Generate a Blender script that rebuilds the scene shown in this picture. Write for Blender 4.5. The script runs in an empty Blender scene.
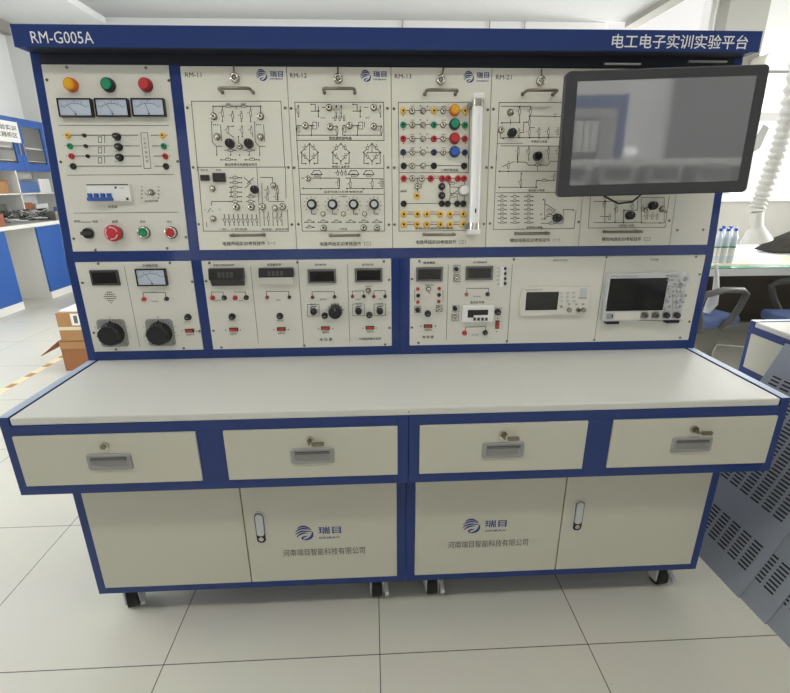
import bpy, math, random
from mathutils import Matrix, Vector
random.seed(7)
S = bpy.context.scene
COL = S.collection
PI = math.pi

# ------------------------------------------------------------------ camera
CAM = Vector((-.0842, -1.0776, 1.2829)); FPX = 475.07
PIT, YAW, ROL = (math.radians(a) for a in (-19.0319, 2.6788, -.2745))
fw = Vector((math.sin(YAW)*math.cos(PIT), math.cos(YAW)*math.cos(PIT), math.sin(PIT)))
r0 = Vector((math.cos(YAW), -math.sin(YAW), 0)); u0 = r0.cross(fw)
RT = r0*math.cos(ROL)+u0*math.sin(ROL); UP = -r0*math.sin(ROL)+u0*math.cos(ROL)
cd = bpy.data.cameras.new('camera'); co = bpy.data.objects.new('camera', cd); COL.objects.link(co)
cd.sensor_fit = 'HORIZONTAL'; cd.sensor_width = 36; cd.lens = 36*FPX/790; cd.clip_start = .05; cd.clip_end = 60
co.matrix_world = Matrix(((RT.x, UP.x, -fw.x, CAM.x), (RT.y, UP.y, -fw.y, CAM.y), (RT.z, UP.z, -fw.z, CAM.z), (0, 0, 0, 1)))
S.camera = co

# ------------------------------------------------------------------ world, lights, exposure
S.view_settings.view_transform = 'Standard'; S.view_settings.look = 'None'
S.view_settings.gamma = 1; S.view_settings.use_curve_mapping = False
S.view_settings.exposure = -0.18
W = bpy.data.worlds.new('world'); S.world = W; W.use_nodes = True
W.node_tree.nodes['Background'].inputs[0].default_value = (1, .985, .95, 1)
W.node_tree.nodes['Background'].inputs[1].default_value = 1.1

def area(name, loc, target, sx, sy, power, color=(1, 1, 1)):
    l = bpy.data.lights.new(name, 'AREA'); l.shape = 'RECTANGLE'; l.size = sx; l.size_y = sy; l.energy = power; l.color = color
    o = bpy.data.objects.new(name, l); COL.objects.link(o); o.location = loc
    o.rotation_euler = (Vector(target)-Vector(loc)).to_track_quat('-Z', 'Y').to_euler(); return o
area('daylight_left', (-4.9, 1.2, 1.75), (0, 1.2, 1.0), 3.6, 1.6, 205, (.93, .97, 1))
area('daylight_right', (6.9, 2.2, 1.8), (0, 2.0, .8), 4.5, 1.7, 450, (1, .99, .96))
area('daylight_corner', (5.65, 6.5, 2.0), (.8, .6, .6), 1.4, 1.8, 420, (1, .995, .98))
area('daylight_back', (-.3, 6.4, 1.9), (-.3, 0, .6), 6.5, 2.0, 110, (1, .99, .97))
area('daylight_front', (0, -4.6, 1.9), (0, 0, 1.0), 5.0, 1.6, 4, (1, .98, .94))

# ------------------------------------------------------------------ helpers
def ray(px, py): return fw + RT*((px-395)/FPX) - UP*((py-346.5)/FPX)
def hit(px, py, p0, n):
    d = ray(px, py); return CAM + d*((Vector(p0)-CAM).dot(n)/d.dot(n))
def at_z(px, py, z): return hit(px, py, (0, 0, z), Vector((0, 0, 1)))
def at_y(px, py, y): return hit(px, py, (0, y, 0), Vector((0, 1, 0)))
def at_x(px, py, x): return hit(px, py, (x, 0, 0), Vector((1, 0, 0)))

def lin(c): return tuple((v/255/12.92 if v/255 <= .04045 else ((v/255+.055)/1.055)**2.4) for v in c)
def mat(name, rgb, rough=.5, metal=0, spec=.5, noise=0, nscale=40, bump=0, trans=0, emit=0, coat=0):
    m = bpy.data.materials.new(name); m.use_nodes = True; nt = m.node_tree; b = nt.nodes['Principled BSDF']
    c = lin(rgb)+(1,)
    b.inputs['Base Color'].default_value = c; b.inputs['Roughness'].default_value = rough; b.inputs['Metallic'].default_value = metal
    b.inputs['Specular IOR Level'].default_value = spec; b.inputs['Transmission Weight'].default_value = trans
    b.inputs['Coat Weight'].default_value = coat
    if emit: b.inputs['Emission Color'].default_value = c; b.inputs['Emission Strength'].default_value = emit
    if noise or bump:
        tc = nt.nodes.new('ShaderNodeTexCoord'); n = nt.nodes.new('ShaderNodeTexNoise'); n.inputs['Scale'].default_value = nscale
        n.inputs['Detail'].default_value = 4
        nt.links.new(tc.outputs['Object'], n.inputs['Vector'])
        if noise:
            mx = nt.nodes.new('ShaderNodeMix'); mx.data_type = 'RGBA'
            mx.inputs[6].default_value = tuple(v*(1-noise) for v in c[:3])+(1,); mx.inputs[7].default_value = tuple(min(1, v*(1+noise)) for v in c[:3])+(1,)
            nt.links.new(n.outputs['Fac'], mx.inputs[0]); nt.links.new(mx.outputs[2], b.inputs['Base Color'])
        if bump:
            bp = nt.nodes.new('ShaderNodeBump'); bp.inputs['Strength'].default_value = bump; bp.inputs['Distance'].default_value = .002
            nt.links.new(n.outputs['Fac'], bp.inputs['Height']); nt.links.new(bp.outputs[0], b.inputs['Normal'])
    return m
M = {}
def mk(k, *a, **kw): M[k] = mat(k, *a, **kw)
mk('blue', (26, 52, 114), .55, spec=.2, coat=.6, noise=.08, nscale=300, bump=.15)
mk('panel', (218, 217, 207), .45, noise=.02, nscale=200)
mk('module', (226, 224, 211), .42, noise=.015, nscale=200)
mk('drawerwhite', (198, 196, 180), .45, noise=.02, nscale=150)
mk('worktop', (208, 208, 201), .36, noise=.01, nscale=80)
mk('ink', (24, 24, 23), .6)
mk('inkblue', (38, 62, 130), .6)
mk('white', (235, 235, 232), .4)
mk('letterwhite', (228, 230, 232), .5)
mk('black', (22, 22, 23), .38)
mk('rubber', (30, 28, 26), .7)
mk('blackgloss', (14, 14, 15), .12)
mk('display', (26, 24, 21), .18)
mk('digits', (66, 64, 60), .3)
mk('greyplastic', (150, 150, 147), .45)
mk('midgrey', (104, 104, 102), .5)
mk('darkgrey', (62, 62, 62), .5)
mk('lightgrey', (196, 197, 198), .4)
mk('chrome', (205, 200, 188), .2, metal=1)
mk('nickel', (138, 132, 118), .3, metal=1)
mk('soffit_shade', (26, 31, 44), .6)  # near-black blue: shade below the header put into the colour
mk('rim_sheen', (170, 186, 208), .3)  # pale tone painting the window gloss on the blue bench rims
mk('steel', (176, 176, 172), .35, metal=1)
mk('red', (196, 44, 52), .35)
mk('darkred', (140, 36, 38), .4)
mk('yellow', (226, 168, 28), .35)
mk('yellowpale', (238, 190, 80), .4)
mk('green', (14, 140, 100), .35)
mk('bluelens', (48, 92, 190), .35)
mk('socketblue', (36, 54, 96), .4)
mk('orange', (214, 112, 34), .4)
mk('rockerred', (190, 70, 52), .35)
mk('breakerblue', (52, 92, 170), .4)
mk('dial', (190, 200, 216), .3)
mk('glassy', (236, 238, 238), .15, trans=0.0, coat=.4)
mk('plate', (150, 150, 146), .38, metal=.0, noise=.15, nscale=120)
mk('screen', (112, 113, 116), .06, spec=.5, coat=1)
M['screen'].node_tree.nodes['Principled BSDF'].inputs['Coat IOR'].default_value = 2.2
mk('bezel', (60, 61, 63), .4, spec=.3)
mk('cabblue', (40, 92, 172), .4)
mk('cabblue2', (56, 100, 178), .4)
mk('cabwhite', (236, 236, 232), .45)
mk('glassgrey', (150, 152, 150), .2)
mk('cardboard', (178, 134, 88), .8, noise=.1, nscale=30)
mk('cardboard2', (160, 106, 66), .8, noise=.1, nscale=30)
mk('paper', (244, 244, 240), .7)
mk('tape', (226, 214, 178), .6)
mk('tapebrown', (166, 128, 84), .6)
mk('perf', (142, 147, 156), .45, noise=.03, nscale=100)
mk('slot', (20, 20, 21), .8)
mk('deskwood', (248, 226, 186), .5)
mk('deskgreen', (70, 150, 116), .5)
mk('deskdark', (74, 68, 60), .7, noise=.2, nscale=8)
mk('chairblue', (92, 112, 158), .8, noise=.15, nscale=200)
mk('chairarm', (88, 88, 84), .45)
mk('cloth', (70, 68, 62), .9, noise=.3, nscale=20)
mk('hosewhite', (206, 206, 201), .4)
mk('waterbottle', (214, 226, 236), .15, coat=.3)
mk('capblue', (40, 90, 190), .4)
mk('wallgrey', (150, 151, 152), .9)
mk('wall', (238, 240, 241), .85, noise=.02, nscale=6)
mk('wallback', (224, 225, 224), .85)
mk('walldark', (160, 159, 153), .85)
mk('ceiling', (186, 187, 188), .9)
mk('alu', (190, 190, 186), .4, metal=.8)
mk('boxred', (150, 96, 76), .8)
mk('boxblue', (84, 116, 168), .6)
mk('stuffgrey', (128, 128, 120), .8, noise=.4, nscale=30)
mk('pcb', (84, 92, 80), .7, noise=.4, nscale=40)
mk('tubeglass', (240, 241, 240), .2, coat=.5)
mk('keymetal', (206, 202, 190), .3, metal=1)
mk('lamp', (255, 252, 244), .5, emit=16)

# glass pane: mostly clear with a faint reflection
g = bpy.data.materials.new('pane_glass'); g.use_nodes = True; nt = g.node_tree; nt.nodes.clear()
out = nt.nodes.new('ShaderNodeOutputMaterial'); mx = nt.nodes.new('ShaderNodeMixShader'); tr = nt.nodes.new('ShaderNodeBsdfTransparent'); gl = nt.nodes.new('ShaderNodeBsdfGlossy')
gl.inputs['Roughness'].default_value = .02; mx.inputs[0].default_value = .07
nt.links.new(tr.outputs[0], mx.inputs[1]); nt.links.new(gl.outputs[0], mx.inputs[2]); nt.links.new(mx.outputs[0], out.inputs[0]); M['pane'] = g

# floor tiles: 0.61 m squares with thin dark joints
f = bpy.data.materials.new('floor_tiles'); f.use_nodes = True; nt = f.node_tree; b = nt.nodes['Principled BSDF']
tc = nt.nodes.new('ShaderNodeTexCoord'); mp = nt.nodes.new('ShaderNodeMapping'); mp.inputs['Location'].default_value = (.085+.61*20, .073+.61*20, 0)
br = nt.nodes.new('ShaderNodeTexBrick'); br.offset = 0; br.squash = 1
for k, v in (('Scale', 1), ('Mortar Size', .0016), ('Mortar Smooth', .1), ('Bias', 0), ('Brick Width', .61), ('Row Height', .61)): br.inputs[k].default_value = v
br.inputs['Color1'].default_value = lin((214, 212, 200))+(1,); br.inputs['Color2'].default_value = lin((210, 208, 196))+(1,); br.inputs['Mortar'].default_value = lin((96, 92, 84))+(1,)
nz = nt.nodes.new('ShaderNodeTexNoise'); nz.inputs['Scale'].default_value = 3; nz.inputs['Detail'].default_value = 6
mr = nt.nodes.new('ShaderNodeMix'); mr.data_type = 'RGBA'; mr.blend_type = 'MULTIPLY'; mr.inputs[0].default_value = .1
nt.links.new(tc.outputs['Object'], mp.inputs[0]); nt.links.new(mp.outputs[0], br.inputs['Vector']); nt.links.new(tc.outputs['Object'], nz.inputs['Vector'])
nt.links.new(br.outputs['Color'], mr.inputs[6]); nt.links.new(nz.outputs['Color'], mr.inputs[7]); nt.links.new(mr.outputs[2], b.inputs['Base Color'])
b.inputs['Roughness'].default_value = .3; b.inputs['Specular IOR Level'].default_value = .4; M['floor'] = f

_txt = {}
def text_geo(s, bold=0.0):
    key = (s, bold)
    if key not in _txt:
        c = bpy.data.curves.new('txt', 'FONT'); c.body = s; c.resolution_u = 2; c.offset = bold
        o = bpy.data.objects.new('txt', c); COL.objects.link(o)
        me = bpy.data.meshes.new_from_object(o.evaluated_get(bpy.context.evaluated_depsgraph_get()))
        vs = [v.co.copy() for v in me.vertices]; fs = [tuple(p.vertices) for p in me.polygons]
        bpy.data.objects.remove(o); bpy.data.meshes.remove(me); bpy.data.curves.remove(c)
        x0 = min(v.x for v in vs); x1 = max(v.x for v in vs); y0 = min(v.y for v in vs); y1 = max(v.y for v in vs)
        _txt[key] = ([((v.x-x0)/(x1-x0), (v.y-y0)/(y1-y0)) for v in vs], fs, (y1-y0)/(x1-x0))
    return _txt[key]

class MB:
    """collects geometry (several materials) that is linked as ONE mesh object"""
    def __init__(s): s.v = []; s.f = []; s.m = []; s.mats = []; s.sm = []
    def mi(s, m):
        if m not in s.mats: s.mats.append(m)
        return s.mats.index(m)
    def add(s, vs, fs, m, smooth=False):
        o = len(s.v); s.v += [tuple(v) for v in vs]; k = s.mi(m)
        for q in fs: s.f.append(tuple(o+i for i in q)); s.m.append(k); s.sm.append(smooth)
        return s
    def box(s, a, b, m):
        x0, y0, z0 = a; x1, y1, z1 = b
        return s.add([(x0, y0, z0), (x1, y0, z0), (x1, y1, z0), (x0, y1, z0), (x0, y0, z1), (x1, y0, z1), (x1, y1, z1), (x0, y1, z1)],
              [(0, 3, 2, 1), (4, 5, 6, 7), (0, 1, 5, 4), (1, 2, 6, 5), (2, 3, 7, 6), (3, 0, 4, 7)], m)
    def cbox(s, c, d, m): return s.box([c[i]-d[i]/2 for i in range(3)], [c[i]+d[i]/2 for i in range(3)], m)
    def cyl(s, p0, p1, r, m, n=16, r2=None, cap=True):
        p0 = Vector(p0); p1 = Vector(p1); d = (p1-p0).normalized(); a = d.orthogonal().normalized(); b_ = d.cross(a); r2 = r if r2 is None else r2
        A = [p0+(a*math.cos(2*PI*i/n)+b_*math.sin(2*PI*i/n))*r for i in range(n)]; B = [p1+(a*math.cos(2*PI*i/n)+b_*math.sin(2*PI*i/n))*r2 for i in range(n)]
        s.add(A+B, [(i, (i+1) % n, n+(i+1) % n, n+i) for i in range(n)], m, True)
        if cap: s.add(A+B, [tuple(range(n-1, -1, -1)), tuple(range(n, 2*n))], m)
        return s
    def knob(s, c, h, r, m, n=16, r2=None):         # a stub standing out of a front panel (towards -y)
        return s.cyl((c[0], c[1], c[2]), (c[0], c[1]-h, c[2]), r, m, n, r2)
    def ring(s, c, ro, ri, h, m, n=20):
        x, y, z = c; V = []
        for R_, yy in ((ro, y), (ro, y-h), (ri, y-h), (ri, y)): V += [(x+R_*math.cos(2*PI*i/n), yy, z+R_*math.sin(2*PI*i/n)) for i in range(n)]
        F = [(k*n+i, k*n+(i+1) % n, (k+1)*n+(i+1) % n, (k+1)*n+i) for k in range(3) for i in range(n)]
        return s.add(V, F, m, True)
    def tube(s, pts, r, m, n=8, radii=None):
        P = [Vector(p) for p in pts]; V = []; a = None
        for i, p in enumerate(P):
            t = (P[min(i+1, len(P)-1)]-P[max(i-1, 0)]).normalized()
            a = (a-t*a.dot(t)).normalized() if a is not None and (a-t*a.dot(t)).length > 1e-4 else t.orthogonal().normalized()
            bb = t.cross(a); rr = radii[i] if radii else r
            V += [p+(a*math.cos(2*PI*k/n)+bb*math.sin(2*PI*k/n))*rr for k in range(n)]
        F = [(i*n+k, i*n+(k+1) % n, (i+1)*n+(k+1) % n, (i+1)*n+k) for i in range(len(P)-1) for k in range(n)]
        s.add(V, F, m, True); L = (len(P)-1)*n
        s.add(V, [tuple(range(n-1, -1, -1)), tuple(range(L, L+n))], m); return s
    def prism(s, poly, y0, y1, m):                  # polygon in x,z pushed along y
        n = len(poly); V = [(x, y0, z) for x, z in poly]+[(x, y1, z) for x, z in poly]
        return s.add(V, [tuple(range(n)), tuple(range(2*n-1, n-1, -1))]+[(i, n+i, n+(i+1) % n, (i+1) % n) for i in range(n)], m)
    def prismx(s, poly, x0, x1, m):                 # polygon in y,z pushed along x
        n = len(poly); V = [(x0, y, z) for y, z in poly]+[(x1, y, z) for y, z in poly]
        return s.add(V, [tuple(range(n)), tuple(range(2*n-1, n-1, -1))]+[(i, n+i, n+(i+1) % n, (i+1) % n) for i in range(n)], m)
    def line(s, pts, w, m='ink', y=-.0006):         # printed line on a front panel
        w *= 1.35
        for (x0, z0), (x1, z1) in zip(pts, pts[1:]):
            d = Vector((x1-x0, z1-z0)); L = d.length
            if L < 1e-6: continue
            d /= L; nx, nz = -d.y*w/2, d.x*w/2; ex, ez = d.x*w/2, d.y*w/2
            s.add([(x0-ex+nx, y, z0-ez+nz), (x0-ex-nx, y, z0-ez-nz), (x1+ex-nx, y, z1+ez-nz), (x1+ex+nx, y, z1+ez+nz)], [(0, 1, 2, 3)], m)
        return s
    def disc(s, c, r, m='ink', y=-.0007, n=10):
        return s.add([(c[0]+r*math.cos(2*PI*i/n), y, c[1]+r*math.sin(2*PI*i/n)) for i in range(n)], [tuple(range(n))], m)
    def rect(s, a, b, m, y=-.0006): return s.add([(a[0], y, a[1]), (b[0], y, a[1]), (b[0], y, b[1]), (a[0], y, b[1])], [(0, 1, 2, 3)], m)
    def text(s, t, x0, x1, z, m='ink', h=None, y=-.0007, bold=0.0, slant=0):
        P, F, asp = text_geo(t, bold); w = x1-x0; hh = h or w*asp
        return s.add([(x0+u*w+slant*(v-.5)*hh, y, z+(v-.5)*hh) for u, v in P], F, m)
    def build(s, name, parent=None, loc=None, bevel=0, seg=2):
        me = bpy.data.meshes.new(name); me.from_pydata(s.v, [], s.f)
        for k in s.mats: me.materials.append(M[k])
        me.polygons.foreach_set('material_index', s.m); me.polygons.foreach_set('use_smooth', s.sm); me.update()
        o = bpy.data.objects.new(name, me); COL.objects.link(o)
        if parent is not None: o.parent = parent
        if loc is not None: o.location = loc
        if bevel:
            bm = o.modifiers.new('bevel', 'BEVEL'); bm.width = bevel; bm.segments = seg; bm.limit_method = 'ANGLE'; bm.angle_limit = math.radians(50)
        return o
def rrect(w, h, r, n=4, cx=0, cz=0):
    P = []
    for (sx, sz, a0) in ((1, 1, 0), (-1, 1, 90), (-1, -1, 180), (1, -1, 270)):
        for i in range(n+1):
            a = math.radians(a0+90*i/n); P.append((cx+sx*(w/2-r)+r*math.cos(a), cz+sz*(h/2-r)+r*math.sin(a)))
    return P

def tag(o, label, cat, group=None, kind=None):
    o['label'] = label; o['category'] = cat
    if group: o['group'] = group
    if kind: o['kind'] = kind
    return o
def thing(name, label, cat, loc=(0, 0, 0), rot=(0, 0, 0), group=None):
    o = bpy.data.objects.new(name, None); COL.objects.link(o); o.location = loc; o.rotation_euler = rot; o.empty_display_size = .05
    return tag(o, label, cat, group)
def struct(name, mb, bevel=0):
    o = mb.build(name, bevel=bevel); o['kind'] = 'structure'; return o
_mesh = {}
def inst(key, name, parent, loc, fn):
    """small repeated part: the mesh is built once per key, every copy is its own object"""
    if key not in _mesh:
        mb = MB(); fn(mb); o = mb.build(name, parent, loc); _mesh[key] = o.data; return o
    o = bpy.data.objects.new(name, _mesh[key]); COL.objects.link(o); o.parent = parent; o.location = loc; return o
def crop(x0, y0, k): return lambda X, Y: (x0+X/k, y0+Y/k)

# ------------------------------------------------------------------ the room
XL, XR, YB, YF, ZC, ZD = -4.5, 6.5, 5.85, -4.2, 3.7, 3.2
struct('floor', MB().box((XL-.2, YF-.2, -.1), (XR+.2, YB+.2, 0), 'floor'))
struct('ceiling', MB().box((XL-.2, YF-.2, ZC), (XR+.2, YB+.2, ZC+.15), 'ceiling'))
struct('trim_6', MB().box((XL-.2, YF-.2, ZD), (3.2, YB+.02, ZC), 'ceiling'))          # lowered ceiling over the left and middle of the room
def wall_x(name, x0, x1, y0, y1, openings, m='wall'):        # wall running along y, openings (ya, yb, za, zb)
    mb = MB(); y = y0
    for ya, yb, za, zb in sorted(openings):
        mb.box((x0, y, 0), (x1, ya, ZC), m); mb.box((x0, ya, 0), (x1, yb, za), m); mb.box((x0, ya, zb), (x1, yb, ZC), m); y = yb
    mb.box((x0, y, 0), (x1, y1, ZC), m); return struct(name, mb)
def wall_y(name, y0, y1, x0, x1, openings, m='wall'):
    mb = MB(); x = x0
    for xa, xb, za, zb in sorted(openings):
        mb.box((x, y0, 0), (xa, y1, ZC), m); mb.box((xa, y0, 0), (xb, y1, za), m); mb.box((xa, y0, zb), (xb, y1, ZC), m); x = xb
    mb.box((x, y0, 0), (x1, y1, ZC), m); return struct(name, mb)
wall_x('wall_left', XL-.15, XL, YF, YB, [(-.6, 3.0, .95, 2.6)])
wall_x('wall_right', XR, XR+.15, YF, YB, [(0, 4.4, .95, 2.65)])
wall_y('wall_back', YB, YB+.15, XL, XR, [(-2.9, -.3, .9, 2.75), (.1, 2.6, .9, 2.75), (2.95, 4.38, .95, 3.55), (4.95, 6.35, .95, 2.86)], 'wallback')
wall_y('wall_front', YF-.15, YF, XL, XR, [(-2.6, 2.6, .95, 2.7)], 'wallgrey')
def window(name, axis, c, a0, a1, z0, z1, n, thick=.05):
    o = bpy.data.objects.new(name, None); COL.objects.link(o); o['kind'] = 'structure'
    def put(mb, p, q, m):
        if axis == 'x': mb.box((c-thick/2 if m != 'pane' else c-.003, p[0], p[1]), (c+thick/2 if m != 'pane' else c+.003, q[0], q[1]), m)
        else: mb.box((p[0], c-thick/2 if m != 'pane' else c-.003, p[1]), (q[0], c+thick/2 if m != 'pane' else c+.003, q[1]), m)
    fr = MB(); t = .05
    put(fr, (a0, z0), (a1, z0+t), 'cabwhite'); put(fr, (a0, z1-t), (a1, z1), 'cabwhite')
    for i in range(n+1):
        x = a0+(a1-a0-t)*i/n; put(fr, (x, z0+t), (x+t, z1-t), 'cabwhite')
    fr.build('window_frame', o)
    for i in range(n):
        x = a0+(a1-a0-t)*i/n+t; pn = MB(); put(pn, (x, z0+t), (a0+(a1-a0-t)*(i+1)/n, z1-t), 'pane'); pn.build('window_pane', o)
window('window_1', 'x', XL-.07, -.6, 3.0, .95, 2.6, 3)
window('window_2', 'x', XR+.07, 0, 4.4, .95, 2.65, 4)
window('window_3', 'y', YB+.07, 2.95, 4.38, .95, 3.55, 1)
window('window_4', 'y', YB+.07, 4.95, 6.35, .95, 2.86, 1)
window('window_6', 'y', YB+.07, -2.9, -.3, .9, 2.75, 3); window('window_7', 'y', YB+.07, .1, 2.6, .9, 2.75, 3)
window('window_5', 'y', YF-.07, -2.6, 2.6, .95, 2.7, 4)
struct('trim_1', MB().box((XL, 0.5, ZD-.075), (-3.27, YB, ZD), 'wall'))                       # bulkhead along the left wall
struct('trim_2', MB().box((XL, 0.5, ZD-.2), (XL+.12, YB, ZD-.075), 'walldark'))               # cornice
struct('trim_3', MB().box((3.2, YF, ZD-.06), (3.36, YB, ZC), 'walldark'))                    # ceiling trunking
struct('trim_4', MB().box((4.40, YB-.2, 0), (4.92, YB, ZC), 'walldark'))                       # pillar
struct('baseboard_left', MB().box((XL, YF, 0), (XL+.012, 3.7, .1), 'walldark'))
for i, x in enumerate((.35, .62, 1.45, 1.55, 1.9)):
    if i in (0, 2, 4): tag(MB().cyl((x, YB-.02, 2.4), (x, YB-.02, ZD), .008, 'walldark', 8).build('conduit'), ['thin conduit running up the back wall above the header centre', '', 'thin conduit on the back wall right of the header centre', '', 'thin conduit on the back wall nearest the ceiling trunking'][i], 'pipe', 'conduits on the back wall')
for i, (x, y) in enumerate(((-1.2, -1.15), (1.2, -1.15), (-1.6, 2.6), (1.4, 2.6))):
    t = thing('ceiling_light', ['ceiling light panel behind the camera on the left', 'ceiling light panel behind the camera on the right', 'ceiling light panel over the floor behind the training bench, left', 'ceiling light panel over the floor behind the training bench, right'][i], 'light', (x, y, ZD), group='ceiling light panels')
    MB().box((-.62, -.17, -.05), (.62, .17, 0), 'cabwhite').build('housing', t)
    MB().box((-.6, -.15, -.056), (.6, .15, -.05), 'lamp').build('diffuser', t)

# ------------------------------------------------------------------ training bench (lower unit)
ZT, ZB, DC, DP = .7471, .5252, .0788, .68
def logo(mb, cx, cz, r, m='inkblue', y=-.0007):
    def band(pts, w):
        n = 14; P = []
        for i in range(n+1):
            t = i/n; a, b_, c = pts; x = (1-t)**2*a[0]+2*t*(1-t)*b_[0]+t*t*c[0]; z = (1-t)**2*a[1]+2*t*(1-t)*b_[1]+t*t*c[1]
            dx = 2*(1-t)*(b_[0]-a[0])+2*t*(c[0]-b_[0]); dz = 2*(1-t)*(b_[1]-a[1])+2*t*(c[1]-b_[1]); L = math.hypot(dx, dz)
            h = w*math.sin(PI*(.08+.84*t))/2; P.append((x-dz/L*h, z+dx/L*h, x+dz/L*h, z-dx/L*h))
        for p, q in zip(P, P[1:]): mb.add([(cx+p[0]*r, y, cz+p[1]*r), (cx+p[2]*r, y, cz+p[3]*r), (cx+q[2]*r, y, cz+q[3]*r), (cx+q[0]*r, y, cz+q[1]*r)], [(0, 1, 2, 3)], m)
    band(((-.72, .62), (-.1, 1.25), (.78, .55)), .24)
    band(((-.98, .12), (-.35, .95), (.92, .38)), .22)
    band(((-1.0, -.28), (-.45, .55), (.98, .08)), .22)
    band(((-.86, -.62), (-.4, .12), (.5, -.05)), .22)
    band(((.98, .12), (1.05, -.95), (-.12, -.98)), .34)
    band(((-.12, -.98), (-.5, -.6), (.42, -.45)), .26)
def drawer(root, x0, x1, key):
    z0, z1 = .5545, .697
    d = MB().box((x0, -.005, z0), (x1, .45, z1), 'drawerwhite').build('drawer', root, bevel=.0015)
    cx = (x0+x1)/2; cz = z0+.066
    h = MB(); w, hh = .112, .048
    outer = rrect(w, hh, .008, 4, cx, cz); inner = rrect(w-.02, hh-.02, .004, 4, cx, cz+.001); n = len(outer)
    h.add([(x, -.0055, z) for x, z in outer]+[(x, -.010, z) for x, z in rrect(w-.006, hh-.006, .007, 4, cx, cz)]+[(x, -.010, z) for x, z in inner],
          [(k*n+i, k*n+(i+1) % n, (k+1)*n+(i+1) % n, (k+1)*n+i) for k in (0, 1) for i in range(n)], 'greyplastic')
    h.add([(x, -.010, z) for x, z in inner]+[(cx+(x-cx)*.86, -.0055, cz+(z-cz)*.8-.002) for x, z in inner], [(i, (i+1) % n, n+(i+1) % n, n+i) for i in range(n)]+[tuple(range(n, 2*n))], 'greyplastic')
    h.box((cx-w/2+.013, -.0125, cz+.008), (cx+w/2-.013, -.0055, cz+.0135), 'midgrey')  # darker bar: shadow at the top of the recess, as colour
    h.build('drawer_handle', d)
    lk = MB().knob((cx-.004, -.005, z1-.030), .007, .0105, 'chrome', 20).knob((cx-.004, -.012, z1-.030), .002, .007, 'nickel')
    lk.build('drawer_lock', d)
    if key:
        k = MB().box((cx-.006, -.028, z1-.034), (cx-.002, -.014, z1-.026), 'nickel').prism(rrect(.032, .011, .005, 3, cx+.018, z1-.0315), -.029, -.025, 'nickel')
        k.build('drawer_key', d)
    return d
def caster(root, x, y, rot):
    c = bpy.data.objects.new('caster', None); COL.objects.link(c); c.parent = root; c.location = (x, y, 0); c.rotation_euler.z = rot
    w = MB().cyl((-.015, 0, .034), (.015, 0, .034), .034, 'rubber', 24).cyl((-.017, 0, .034), (.017, 0, .034), .012, 'steel', 12); w.build('caster_wheel', c)
    b_ = MB()
    for sx in (-1, 1): b_.prismx([(-.022, .022), (.016, .016), (.034, .1), (-.024, .1)], *sorted((sx*.0175, sx*.0225)), 'lightgrey')
    b_.box((-.024, -.024, .1), (.024, .036, .1035), 'steel').cyl((0, .012, .1), (0, .012, .1104), .012, 'steel')
    b_.build('caster_fork', c)
    MB().prismx([(-.046, .036), (.02, .08), (.03, .066), (-.04, .022)], .0235, .036, 'lightgrey').build('brake_lever', c)
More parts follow.
